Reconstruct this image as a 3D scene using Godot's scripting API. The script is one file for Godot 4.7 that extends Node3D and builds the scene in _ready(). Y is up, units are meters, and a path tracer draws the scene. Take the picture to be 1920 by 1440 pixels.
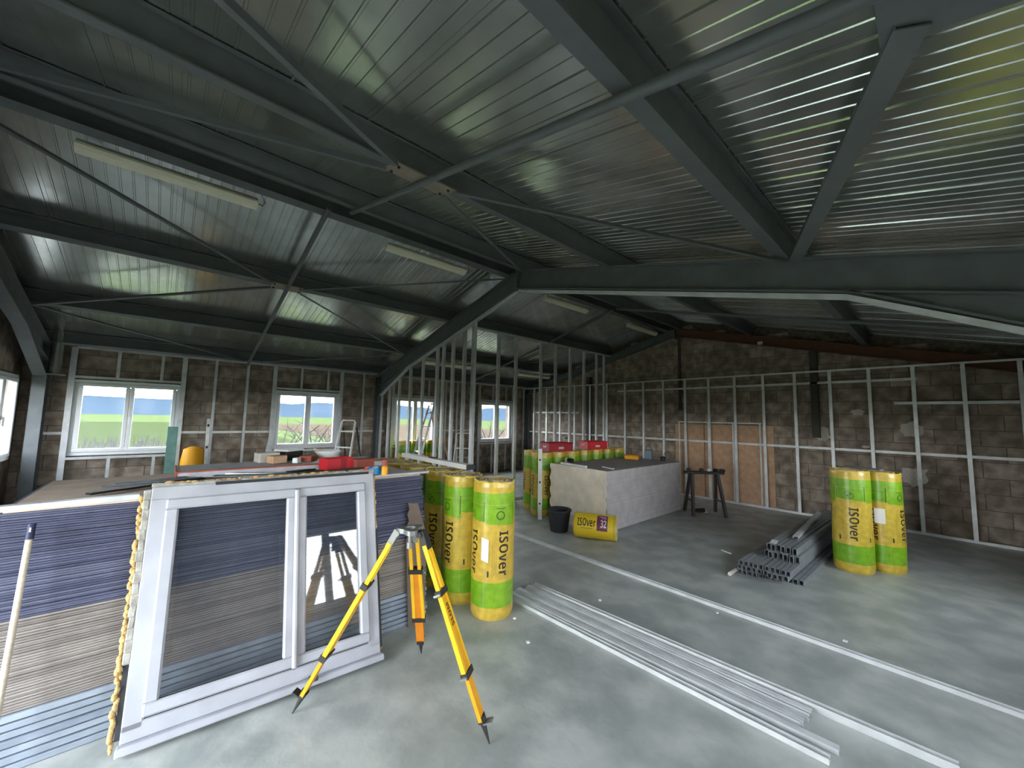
extends Node3D
# Camera solved from the photograph (1920x1440): focal 718.7 px, eye 1.8 m above the floor.
const FOC := 718.7
const EYE := Vector3(0, 1.8, 0)
const XR := -4.5        # ridge line
const SL := 0.25        # roof slope
const YP := 4.19        # underside of the purlins at the ridge
const YS := 4.40        # underside of the roof sheets at the ridge
const XL := -10.1       # inner face of the window wall
const XW := 1.4         # inner face of the right wall
const ZG := -9.75       # inner face of the gable wall
const ZE := 1.85         # inner face of the end wall behind the camera
const T0 := 1.6        # portal frames
const T1 := -4.13
var cb: Basis
var M := {}
var used := {}
var rng := RandomNumberGenerator.new()
var sunless := true

# ---------------------------------------------------------------- pixel helpers
func ray(px: float, py: float) -> Vector3:
	return cb * Vector3(px - 960.0, 720.0 - py, -FOC)
func fl(px: float, py: float, y := 0.0) -> Vector3:
	var d := ray(px, py)
	return EYE + d * ((y - EYE.y) / d.y)
func onx(px: float, py: float, x: float) -> Vector3:
	var d := ray(px, py)
	return EYE + d * ((x - EYE.x) / d.x)
func onz(px: float, py: float, z: float) -> Vector3:
	var d := ray(px, py)
	return EYE + d * ((z - EYE.z) / d.z)
func roof(x: float, y0 := YP) -> float:
	return y0 - SL * absf(x - XR)

# ---------------------------------------------------------------- mesh helpers
func S() -> SurfaceTool:
	var st := SurfaceTool.new()
	st.begin(Mesh.PRIMITIVE_TRIANGLES)
	return st
func tri(st: SurfaceTool, a: Vector3, b: Vector3, c: Vector3, n: Vector3) -> void:
	# drawn so that the front looks along n
	if (b - a).cross(c - a).dot(n) > 0.0:
		var t := b
		b = c
		c = t
	for v in [a, b, c]:
		st.set_normal(n)
		st.set_uv(Vector2(v.x + v.z, v.y))
		st.add_vertex(v)
func quad(st: SurfaceTool, a: Vector3, b: Vector3, c: Vector3, d: Vector3, away: Vector3) -> void:
	var n := (c - a).cross(d - b).normalized()
	if n.dot((a + b + c + d) / 4.0 - away) < 0.0:
		n = -n
	tri(st, a, b, c, n)
	tri(st, a, c, d, n)
func box(st: SurfaceTool, c: Vector3, s: Vector3, b := Basis.IDENTITY, bev := 0.0) -> void:
	var h := s * 0.5
	if bev <= 0.0:
		var p: Array[Vector3] = []
		for i in 8:
			p.append(c + b * Vector3(h.x if i & 1 else -h.x, h.y if i & 2 else -h.y, h.z if i & 4 else -h.z))
		for f in [[0, 1, 3, 2], [4, 5, 7, 6], [0, 1, 5, 4], [2, 3, 7, 6], [0, 2, 6, 4], [1, 3, 7, 5]]:
			quad(st, p[f[0]], p[f[1]], p[f[2]], p[f[3]], c)
		return
	var g := Vector3(h.x - bev, h.y - bev, h.z - bev)
	var P := func(sx: int, sy: int, sz: int, ax: int) -> Vector3:
		return c + b * Vector3(sx * (h.x if ax == 0 else g.x), sy * (h.y if ax == 1 else g.y), sz * (h.z if ax == 2 else g.z))
	var pm := [-1, 1]
	for s1 in pm:
		quad(st, P.call(s1, -1, -1, 0), P.call(s1, 1, -1, 0), P.call(s1, 1, 1, 0), P.call(s1, -1, 1, 0), c)
		quad(st, P.call(-1, s1, -1, 1), P.call(1, s1, -1, 1), P.call(1, s1, 1, 1), P.call(-1, s1, 1, 1), c)
		quad(st, P.call(-1, -1, s1, 2), P.call(1, -1, s1, 2), P.call(1, 1, s1, 2), P.call(-1, 1, s1, 2), c)
		for s2 in pm:
			quad(st, P.call(s1, s2, -1, 0), P.call(s1, s2, 1, 0), P.call(s1, s2, 1, 1), P.call(s1, s2, -1, 1), c)
			quad(st, P.call(s1, -1, s2, 0), P.call(s1, 1, s2, 0), P.call(s1, 1, s2, 2), P.call(s1, -1, s2, 2), c)
			quad(st, P.call(-1, s1, s2, 1), P.call(1, s1, s2, 1), P.call(1, s1, s2, 2), P.call(-1, s1, s2, 2), c)
			for s3 in pm:
				var a: Vector3 = P.call(s1, s2, s3, 0)
				var bb: Vector3 = P.call(s1, s2, s3, 1)
				var d: Vector3 = P.call(s1, s2, s3, 2)
				tri(st, a, bb, d, (a + bb + d - 3.0 * c).normalized())
func frame(a: Vector3, b: Vector3, up := Vector3.UP) -> Transform3D:
	# local z runs from a to b, local y is close to up
	var z := (b - a).normalized()
	var x := up.cross(z).normalized()
	return Transform3D(Basis(x, z.cross(x), z), a)
func extr(st: SurfaceTool, poly: PackedVector2Array, xf: Transform3D, length: float) -> void:
	poly = poly.duplicate()
	if Geometry2D.is_polygon_clockwise(poly):
		poly.reverse()
	var n := poly.size()
	for i in n:
		var p := poly[i]
		var q := poly[(i + 1) % n]
		var nn := (xf.basis * Vector3(q.y - p.y, p.x - q.x, 0)).normalized()
		var a := xf * Vector3(p.x, p.y, 0)
		var b := xf * Vector3(q.x, q.y, 0)
		var c := xf * Vector3(q.x, q.y, length)
		var d := xf * Vector3(p.x, p.y, length)
		tri(st, a, b, c, nn)
		tri(st, a, c, d, nn)
	var t := Geometry2D.triangulate_polygon(poly)
	var k := 0
	while k + 2 < t.size():
		var v0 := poly[t[k]]
		var v1 := poly[t[k + 1]]
		var v2 := poly[t[k + 2]]
		tri(st, xf * Vector3(v0.x, v0.y, 0), xf * Vector3(v1.x, v1.y, 0), xf * Vector3(v2.x, v2.y, 0), -xf.basis.z.normalized())
		tri(st, xf * Vector3(v0.x, v0.y, length), xf * Vector3(v1.x, v1.y, length), xf * Vector3(v2.x, v2.y, length), xf.basis.z.normalized())
		k += 3
func bar(st: SurfaceTool, a: Vector3, b: Vector3, w: float, h: float, up := Vector3.UP) -> void:
	var p := PackedVector2Array([Vector2(-w / 2, -h / 2), Vector2(w / 2, -h / 2), Vector2(w / 2, h / 2), Vector2(-w / 2, h / 2)])
	extr(st, p, frame(a, b, up), a.distance_to(b))
func ibeam(w: float, h: float, tw := 0.008, tf := 0.011) -> PackedVector2Array:
	return PackedVector2Array([Vector2(-w / 2, 0), Vector2(w / 2, 0), Vector2(w / 2, tf), Vector2(tw, tf), Vector2(tw, h - tf), Vector2(w / 2, h - tf), Vector2(w / 2, h), Vector2(-w / 2, h), Vector2(-w / 2, h - tf), Vector2(-tw, h - tf), Vector2(-tw, tf), Vector2(-w / 2, tf)])
func chan(w: float, d: float, t := 0.003, lip := 0.0) -> PackedVector2Array:
	# U section: web of width w at y = 0, flanges of depth d rising in y
	var a := w / 2
	if lip > 0.0:
		return PackedVector2Array([Vector2(-a, 0), Vector2(a, 0), Vector2(a, d), Vector2(a - lip, d), Vector2(a - lip, d - t), Vector2(a - t, d - t), Vector2(a - t, t), Vector2(-a + t, t), Vector2(-a + t, d - t), Vector2(-a + lip, d - t), Vector2(-a + lip, d), Vector2(-a, d)])
	return PackedVector2Array([Vector2(-a, 0), Vector2(a, 0), Vector2(a, d), Vector2(a - t, d), Vector2(a - t, t), Vector2(-a + t, t), Vector2(-a + t, d), Vector2(-a, d)])
func chn(st: SurfaceTool, a: Vector3, b: Vector3, w: float, d: float, open: Vector3, lip := 0.0) -> void:
	extr(st, chan(w, d, 0.003, lip), frame(a, b, open), a.distance_to(b))
func tube(st: SurfaceTool, pts: Array, r: float, seg := 10, r2 := -1.0) -> void:
	# a smooth round tube through the points, capped; r2 is the radius at the last point
	var n := pts.size()
	var rings := []
	for i in n:
		var dir: Vector3
		if i == 0:
			dir = pts[1] - pts[0]
		elif i == n - 1:
			dir = pts[i] - pts[i - 1]
		else:
			dir = (pts[i + 1] - pts[i]).normalized() + (pts[i] - pts[i - 1]).normalized()
		dir = dir.normalized()
		var up := Vector3.UP if absf(dir.y) < 0.9 else Vector3.RIGHT
		var x := up.cross(dir).normalized()
		var y := dir.cross(x)
		var rr := r if r2 < 0.0 else lerpf(r, r2, float(i) / (n - 1))
		var ring := []
		for k in seg:
			var t := TAU * k / seg
			var nn := x * cos(t) + y * sin(t)
			ring.append([pts[i] + nn * rr, nn])
		rings.append(ring)
	for i in n - 1:
		for k in seg:
			var a = rings[i][k]
			var b = rings[i][(k + 1) % seg]
			var c = rings[i + 1][(k + 1) % seg]
			var d = rings[i + 1][k]
			for f in [[a, c, b], [a, d, c]]:
				for v in f:
					st.set_normal(v[1])
					st.set_uv(Vector2(0, 0))
					st.add_vertex(v[0])
	for e in [0, n - 1]:
		var nd: Vector3 = (pts[0] - pts[1]).normalized() if e == 0 else (pts[n - 1] - pts[n - 2]).normalized()
		for k in range(1, seg - 1):
			tri(st, rings[e][0][0], rings[e][k][0], rings[e][k + 1][0], nd)
func lathe(st: SurfaceTool, prof: Array, seg: int, at := Vector3.ZERO, sx := 1.0, wob := 0.0, seed_at := 0.0) -> void:
	# prof: Vector2(radius, height) from bottom to top; uv runs round and up
	var y0: float = prof[0].y
	var y1: float = prof[prof.size() - 1].y
	for i in prof.size() - 1:
		var p: Vector2 = prof[i]
		var q: Vector2 = prof[i + 1]
		var sl := Vector2(q.y - p.y, p.x - q.x).normalized()
		for k in seg:
			var vs := []
			for e in [[p, k], [p, k + 1], [q, k + 1], [q, k]]:
				var t: float = TAU * e[1] / seg
				var rr: float = e[0].x * (1.0 + wob * (sin(2.0 * t + 5.0 * e[0].y + seed_at) * 0.6 + sin(5.0 * t - 9.0 * e[0].y + seed_at * 2.0) * 0.4))
				vs.append([at + Vector3(cos(t) * rr * sx, e[0].y, sin(t) * rr), Vector3(cos(t) * sl.x, sl.y, sin(t) * sl.x).normalized(), Vector2(1.0 - float(e[1]) / seg, 1.0 - (e[0].y - y0) / maxf(y1 - y0, 0.001))])
			for f in [[0, 1, 2], [0, 2, 3]]:
				for j in f:
					# clockwise seen from outside
					st.set_normal(vs[j][1])
					st.set_uv(vs[j][2])
					st.add_vertex(vs[j][0])
func put(called: String, st: SurfaceTool, m: Material, parent: Node = self) -> MeshInstance3D:
	return inst(called, st.commit(), m, parent)
func inst(called: String, mesh: Mesh, m: Material, parent: Node = self) -> MeshInstance3D:
	var o := MeshInstance3D.new()
	o.name = numbered(called) if parent == self else called
	o.mesh = mesh
	o.material_override = m
	parent.add_child(o, true)
	return o
func numbered(called: String) -> String:
	if not used.has(called):
		used[called] = 0
		return called
	used[called] += 1
	return "%s_%03d" % [called, used[called]]
func tag(o: Node, label: String, category: String, group := "") -> Node:
	o.set_meta("label", label)
	o.set_meta("category", category)
	if group != "":
		o.set_meta("group", group)
	return o
func thing(called: String, label: String, category: String, at := Vector3.ZERO, group := "", b := Basis.IDENTITY) -> Node3D:
	var o := Node3D.new()
	o.name = numbered(called)
	add_child(o)
	o.transform = Transform3D(b, at)
	tag(o, label, category, group)
	return o
func struct(o: Node, label := "", category := "") -> Node:
	o.set_meta("kind", "structure")
	if label != "":
		tag(o, label, category)
	return o
func room(called: String, label: String, category: String) -> Node3D:
	var o := Node3D.new()
	o.name = numbered(called)
	add_child(o)
	struct(o, label, category)
	return o

# ---------------------------------------------------------------- materials
func noise_tex(seed_: int, freq: float, a: Color, b: Color, size := 512, fine := 0.0, octaves := 5, contrast := 1.0) -> ImageTexture:
	var n := FastNoiseLite.new()
	n.seed = seed_
	n.noise_type = FastNoiseLite.TYPE_SIMPLEX_SMOOTH
	n.frequency = freq
	n.fractal_octaves = octaves
	var g := n.get_seamless_image(size, size)
	var im := Image.create(size, size, false, Image.FORMAT_RGB8)
	var r := RandomNumberGenerator.new()
	r.seed = seed_
	for y in size:
		for x in size:
			var v := clampf((g.get_pixel(x, y).r - 0.5) * contrast + 0.5 + (r.randf() - 0.5) * fine, 0.0, 1.0)
			im.set_pixel(x, y, a.lerp(b, v))
	im.generate_mipmaps()
	return ImageTexture.create_from_image(im)
func normal_tex(seed_: int, freq: float, strength: float, size := 512, octaves := 4) -> ImageTexture:
	var n := FastNoiseLite.new()
	n.seed = seed_
	n.noise_type = FastNoiseLite.TYPE_SIMPLEX_SMOOTH
	n.frequency = freq
	n.fractal_octaves = octaves
	var g := n.get_seamless_image(size, size)
	g.convert(Image.FORMAT_RGBA8)
	g.bump_map_to_normal_map(strength)
	g.generate_mipmaps()
	return ImageTexture.create_from_image(g)
func mat(c: Color, rough := 0.7, metal := 0.0, tex: Texture2D = null, scale := 1.0, nrm: Texture2D = null, nscale := 0.5) -> StandardMaterial3D:
	var m := StandardMaterial3D.new()
	m.albedo_color = c
	m.roughness = rough
	m.metallic = metal
	if tex:
		m.albedo_texture = tex
	if nrm:
		m.normal_enabled = true
		m.normal_texture = nrm
		m.normal_scale = nscale
	if tex or nrm:
		m.uv1_triplanar = true
		m.uv1_world_triplanar = true
		m.uv1_scale = Vector3.ONE * scale
	return m
func rgb(r: int, g: int, b: int) -> Color:
	return Color(r / 255.0, g / 255.0, b / 255.0)
func make_materials() -> void:
	var n_fine := normal_tex(11, 0.05, 3.0)
	var n_sheet := normal_tex(12, 0.012, 2.0, 512, 3)
	var wear := noise_tex(21, 0.008, Color(0.90, 0.90, 0.90), Color(1, 1, 1), 512, 0.15, 6, 1.3)
	var blockt := noise_tex(22, 0.008, Color(0.76, 0.74, 0.72), Color(1, 1, 1), 512, 0.30, 6, 1.6)
	var grain := noise_tex(23, 0.05, Color(0.8, 0.78, 0.74), Color(1, 1, 1), 256, 0.2)
	# concrete: two layers of cloudy noise with a fine speckle
	var f1 := noise_tex(31, 0.006, rgb(148, 153, 149), rgb(178, 181, 176), 1024, 0.10, 7, 1.8)
	M.floor = mat(Color(1, 1, 1), 0.42, 0.0, f1, 0.35, n_fine, 0.12)
	M.floor.detail_enabled = false
	for i in 4:
		var base: Color = [rgb(172, 158, 144), rgb(162, 149, 135), rgb(180, 166, 152), rgb(157, 145, 133)][i]
		M["block%d" % i] = mat(base, 0.95, 0.0, blockt, 0.9, n_fine, 0.25)
	M.mortar = mat(rgb(112, 101, 90), 1.0, 0.0, blockt, 2.0)
	M.render = mat(rgb(150, 146, 140), 0.95, 0.0, wear, 0.6)
	M.sheet = mat(rgb(188, 193, 187), 0.22, 0.82, wear, 0.7, n_sheet, 0.2)
	M.steel = mat(rgb(106, 111, 113), 0.6, 0.15, wear, 0.8)
	M.post = mat(rgb(82, 78, 74), 0.8, 0.1, wear, 0.8)
	M.torn = mat(rgb(120, 104, 94), 0.9, 0.0, wear, 1.5)
	M.rust = mat(rgb(104, 70, 54), 0.85, 0.1, wear, 1.2)
	M.galv = mat(rgb(212, 215, 216), 0.45, 0.2, wear, 1.1)
	M.galv_lit = mat(rgb(226, 228, 228), 0.42, 0.25, wear, 1.1)  # lighter copy of galv, with the brightness of lit studs put into its colour
	M.galv_dark = mat(rgb(150, 154, 158), 0.45, 0.3, wear, 1.1)
	M.plate = mat(rgb(150, 140, 126), 0.6, 0.2, wear, 1.5)
	M.pvc = mat(rgb(226, 228, 230), 0.32)
	M.pvc_old = mat(rgb(178, 179, 186), 0.4, 0.0, wear, 0.9)
	M.gasket = mat(rgb(42, 44, 46), 0.7)
	M.foam = mat(rgb(226, 190, 128), 0.95, 0.0, grain, 3.0, n_fine, 1.0)
	M.mortar_crust = mat(rgb(178, 176, 168), 0.95, 0.0, blockt, 3.0, n_fine, 1.0)
	M.glass = mat(Color(0.92, 0.97, 0.98, 0.08), 0.02)
	M.glass.transparency = BaseMaterial3D.TRANSPARENCY_ALPHA
	M.glass.metallic_specular = 0.12
	M.glass_old = mat(Color(0.30, 0.34, 0.38, 0.12), 0.02)
	M.glass_old.transparency = BaseMaterial3D.TRANSPARENCY_ALPHA
	for i in 3:
		M["blue%d" % i] = mat([rgb(85, 88, 112), rgb(75, 78, 102), rgb(96, 99, 121)][i], 0.8, 0.0, wear, 1.6)
		M["beige%d" % i] = mat([rgb(142, 134, 128), rgb(131, 123, 118), rgb(152, 144, 137)][i], 0.85, 0.0, wear, 1.6)
		M["grey%d" % i] = mat([rgb(146, 156, 168), rgb(136, 146, 160), rgb(154, 163, 174)][i], 0.8, 0.0, wear, 1.6)
	M.board_top = mat(rgb(214, 192, 172), 0.85, 0.0, wear, 1.2)
	M.cream = mat(rgb(244, 230, 210), 0.85, 0.0, wear, 0.8)
	M.gyps = mat(rgb(198, 192, 192), 0.9, 0.0, wear, 1.0)
	M.gyps2 = mat(rgb(192, 186, 186), 0.9, 0.0, wear, 1.0)
	M.gyps_core = mat(rgb(216, 212, 206), 0.95, 0.0, grain, 2.0)
	M.brown = mat(rgb(206, 168, 134), 0.8, 0.0, wear, 1.5)
	M.brown_dark = mat(rgb(128, 92, 66), 0.85, 0.0, grain, 1.5)
	M.wool = mat(rgb(226, 208, 166), 1.0, 0.0, grain, 4.0, n_fine, 1.0)
	M.orange = mat(rgb(244, 168, 20), 0.42, 0.0, wear, 2.0)
	M.yellow = mat(rgb(250, 196, 30), 0.42, 0.0, wear, 2.0)
	M.orange_deep = mat(rgb(232, 140, 26), 0.5, 0.0, wear, 2.0)
	M.iron = mat(rgb(64, 62, 60), 0.55, 0.5)
	M.alu = mat(rgb(178, 178, 176), 0.35, 0.8, wear, 2.0)
	M.black = mat(rgb(26, 27, 29), 0.55)
	M.rubber = mat(rgb(40, 40, 42), 0.75)
	M.white = mat(rgb(232, 232, 228), 0.5)
	M.white_dirty = mat(rgb(206, 200, 190), 0.7, 0.0, wear, 2.0)
	M.diffuser = mat(rgb(222, 218, 196), 0.35)
	M.red = mat(rgb(206, 34, 44), 0.45)
	M.red_dark = mat(rgb(160, 20, 40), 0.5)
	M.red_brick = mat(rgb(168, 88, 74), 0.8, 0.0, grain, 4.0)
	M.blue_tape = mat(rgb(24, 134, 204), 0.5)
	M.orange_tape = mat(rgb(240, 160, 30), 0.5)
	M.yellow_case = mat(rgb(240, 170, 20), 0.5)
	M.navy = mat(rgb(32, 36, 72), 0.5)
	M.stick = mat(rgb(222, 210, 192), 0.5, 0.0, grain, 3.0)
	M.teal = mat(rgb(124, 168, 158), 0.7, 0.0, wear, 1.5)
	M.slate = mat(rgb(96, 104, 112), 0.6, 0.1, wear, 2.0)
	M.tool_grey = mat(rgb(112, 128, 142), 0.55, 0.2)
	M.plaster = mat(rgb(226, 220, 214), 0.95, 0.0, grain, 3.0)
	M.slab_face = mat(rgb(196, 198, 204), 0.6, 0.0, wear, 1.5)
	M.slab_film = mat(rgb(186, 90, 62), 0.7, 0.0, wear, 1.5)
	M.roof_lid = mat(rgb(120, 120, 120), 0.9)
	M.grass = mat(rgb(50, 56, 33), 1.0, 0.0, noise_tex(41, 0.02, Color(0.7, 0.75, 0.6), Color(1, 1, 1), 512, 0.2), 0.05)
	M.field_brown = mat(rgb(66, 56, 48), 1.0, 0.0, noise_tex(42, 0.02, Color(0.75, 0.75, 0.7), Color(1, 1, 1), 256, 0.2), 0.03)
	M.straw = mat(rgb(66, 74, 44), 1.0, 0.0, noise_tex(43, 0.02, Color(0.7, 0.75, 0.7), Color(1, 1, 1), 256, 0.2), 0.05)
	M.hill = mat(rgb(38, 48, 58), 1.0)  # bluish tint of distant haze put into the woodland colour
	M.bark = mat(rgb(46, 42, 40), 1.0)
	M.hedge = mat(rgb(58, 55, 52), 1.0)
	for k in ["grass", "field_brown", "straw", "hill", "bark", "hedge"]:
		M[k].metallic_specular = 0.0
	M.house = mat(rgb(86, 84, 98), 0.9)
	M.tile = mat(rgb(60, 46, 42), 0.9)

# ---------------------------------------------------------------- lettering drawn into a texture
func paint_text(im: Image, text: String, font: Font, size_px: float, at: Vector2, turn: float, col: Color, squeeze := 1.0) -> void:
	# fills the letter shapes of a TextMesh; `at` is the middle of the word, `turn` its rotation
	var t := TextMesh.new()
	t.text = text
	t.font = font
	t.font_size = 64
	t.pixel_size = 0.01
	t.depth = 0.0
	var arr := t.get_mesh_arrays()
	var vs: PackedVector3Array = arr[Mesh.ARRAY_VERTEX]
	var ids: PackedInt32Array = arr[Mesh.ARRAY_INDEX]
	var k := size_px / 0.64
	var cs := cos(turn)
	var sn := sin(turn)
	var i := 0
	while i + 2 < ids.size():
		var q: Array[Vector2] = []
		for j in 3:
			var v := vs[ids[i + j]]
			var l := Vector2(v.x * k * squeeze, -v.y * k)
			q.append(at + Vector2(l.x * cs - l.y * sn, l.x * sn + l.y * cs))
		fill_tri(im, q[0], q[1], q[2], col)
		i += 3
func fill_tri(im: Image, a: Vector2, b: Vector2, c: Vector2, col: Color) -> void:
	var w := im.get_width()
	var h := im.get_height()
	var y0 := maxi(0, int(floor(minf(a.y, minf(b.y, c.y)))))
	var y1 := mini(h - 1, int(ceil(maxf(a.y, maxf(b.y, c.y)))))
	for y in range(y0, y1 + 1):
		var fy := y + 0.5
		var lo := 1e9
		var hi := -1e9
		for e in [[a, b], [b, c], [c, a]]:
			var p: Vector2 = e[0]
			var q: Vector2 = e[1]
			if (p.y <= fy and q.y > fy) or (q.y <= fy and p.y > fy):
				var x := p.x + (q.x - p.x) * (fy - p.y) / (q.y - p.y)
				lo = minf(lo, x)
				hi = maxf(hi, x)
		if hi > lo:
			for x in range(int(ceil(lo - 0.5)), int(floor(hi - 0.5)) + 1):
				im.set_pixel(posmod(x, w), y, col)
func ring(im: Image, c: Vector2, r: float, thick: float, col: Color, from := 0.0, to := TAU) -> void:
	for k in 48:
		var t0 := lerpf(from, to, k / 48.0)
		var t1 := lerpf(from, to, (k + 1) / 48.0)
		var a0 := c + Vector2(cos(t0), sin(t0)) * r
		var a1 := c + Vector2(cos(t1), sin(t1)) * r
		var b0 := c + Vector2(cos(t0), sin(t0)) * (r - thick)
		var b1 := c + Vector2(cos(t1), sin(t1)) * (r - thick)
		fill_tri(im, a0, a1, b1, col)
		fill_tri(im, a0, b1, b0, col)
func wrap_texture() -> ImageTexture:
	# printed film of the insulation rolls: 1.2 m round, 1.2 m high, the print repeats four times round
	var n := 1024
	var im := Image.create(n, n, false, Image.FORMAT_RGB8)
	var ns := FastNoiseLite.new()
	ns.seed = 5
	ns.frequency = 0.012
	ns.fractal_octaves = 4
	var g := ns.get_seamless_image(n, n)
	var yel := rgb(226, 192, 74)
	var grn := rgb(142, 194, 34)
	var grn2 := rgb(104, 166, 30)
	var pale := rgb(196, 212, 110)
	for x in n:
		var cell := x % 256
		var odd := (x / 256) % 2
		var lowg := 280.0 + (30.0 if odd == 0 else 0.0) + 18.0 * cell / 256.0
		for y in n:
			var c := yel
			if y > 78 and y < lowg:
				c = grn if odd == 0 else grn.lerp(grn2, 0.35)
			elif y > 745 and y < 930:
				c = grn if odd == 0 else grn.lerp(grn2, 0.35)
			if absi(y - 168) < 4 or cell < 5:
				c = c.lerp(pale, 0.55)
			var v := g.get_pixel(x, y).r
			im.set_pixel(x, y, c * lerpf(0.86, 1.06, v))
	var sans := SystemFont.new()
	sans.font_names = PackedStringArray(["Droid Sans"])
	sans.font_weight = 700
	var ink := rgb(52, 42, 30)
	var dark := rgb(40, 84, 24)
	for k in 4:
		var x0 := k * 256.0
		paint_text(im, "ISOver", sans, 106, Vector2(x0 + 150, 530), PI / 2, ink, 0.98)
		for j in 3:
			var xx := int(x0) + 62 + j * 14
			im.fill_rect(Rect2i(xx, 470 + 30 * j, 2, 230 - 40 * j), ink.lerp(yel, 0.35))
		im.fill_rect(Rect2i(int(x0) + 26, 660, 12, 44), ink)
		if k % 2 == 0:
			ring(im, Vector2(x0 + 120, 246), 34, 8, dark)
			ring(im, Vector2(x0 + 120, 246), 20, 3, dark, 0.4, 4.0)
			im.fill_rect(Rect2i(int(x0) + 80, 188, 84, 4), dark)
			im.fill_rect(Rect2i(int(x0) + 96, 196, 50, 3), dark)
		else:
			ring(im, Vector2(x0 + 112, 226), 26, 5, dark)
			ring(im, Vector2(x0 + 134, 246), 26, 5, dark)
			ring(im, Vector2(x0 + 118, 258), 22, 4, dark, 1.0, 4.6)
		im.fill_rect(Rect2i(int(x0) + 244, 150, 5, 150), ink)
	im.generate_mipmaps()
	return ImageTexture.create_from_image(im)

# ---------------------------------------------------------------- setting
func _ready() -> void:
	rng.seed = 20240
	camera_and_light()
	make_materials()
	setting()
	steelwork()
	stud_frames()
	lamps()
	plasterboard_pile()
	leaning_window()
	tripod()
	rolls()
	centre_pile()
	profile_stack()
	floor_profiles()
	pile_clutter()
	far_things()
	outside()

func camera_and_light() -> void:
	cb = Basis(Vector3.UP, deg_to_rad(48.25)) * Basis(Vector3.RIGHT, deg_to_rad(5.013)) * Basis(Vector3.BACK, deg_to_rad(1.222))
	var cam := Camera3D.new()
	cam.name = "camera"
	cam.transform = Transform3D(cb, EYE)
	cam.fov = rad_to_deg(2.0 * atan(720.0 / FOC))
	cam.near = 0.05
	cam.far = 4000
	add_child(cam)
	cam.current = true
	var env := Environment.new()
	var sky := Sky.new()
	var sm := ProceduralSkyMaterial.new()
	sm.sky_top_color = rgb(212, 222, 234)
	sm.sky_horizon_color = rgb(238, 241, 240)
	sm.sky_curve = 0.15
	sm.sky_energy_multiplier = 1.0
	sm.ground_bottom_color = rgb(120, 130, 90)
	sm.ground_horizon_color = rgb(200, 210, 215)
	sky.sky_material = sm
	env.background_mode = Environment.BG_SKY
	env.sky = sky
	env.background_energy_multiplier = 1.0
	env.tonemap_mode = Environment.TONE_MAPPER_LINEAR
	env.tonemap_exposure = 25.0
	env.sdfgi_enabled = true
	env.ssao_enabled = true
	env.ssil_enabled = true
	var we := WorldEnvironment.new()
	we.name = "environment"
	we.environment = env
	add_child(we)

func rects_wall(parent: Node, called: String, m: Material, axis: int, inner: float, outer: float, u0: float, u1: float, y0: float, y1: float, holes: Array) -> void:
	# a wall slab with rectangular holes [u0, u1, y0, y1], built as solid pieces between them
	var st := S()
	var hs := holes.duplicate()
	hs.sort_custom(func(a, b): return a[0] < b[0])
	var put_box := func(a: float, b: float, c: float, d: float) -> void:
		if b - a < 0.001 or d - c < 0.001:
			return
		var mid := (inner + outer) / 2
		if axis == 0:
			box(st, Vector3(mid, (c + d) / 2, (a + b) / 2), Vector3(absf(outer - inner), d - c, b - a))
		else:
			box(st, Vector3((a + b) / 2, (c + d) / 2, mid), Vector3(b - a, d - c, absf(outer - inner)))
	var u := u0
	for h in hs:
		put_box.call(u, h[0], y0, y1)
		put_box.call(h[0], h[1], y0, h[2])
		put_box.call(h[0], h[1], h[3], y1)
		u = h[1]
	put_box.call(u, u1, y0, y1)
	put(called, st, m, parent)

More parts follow.
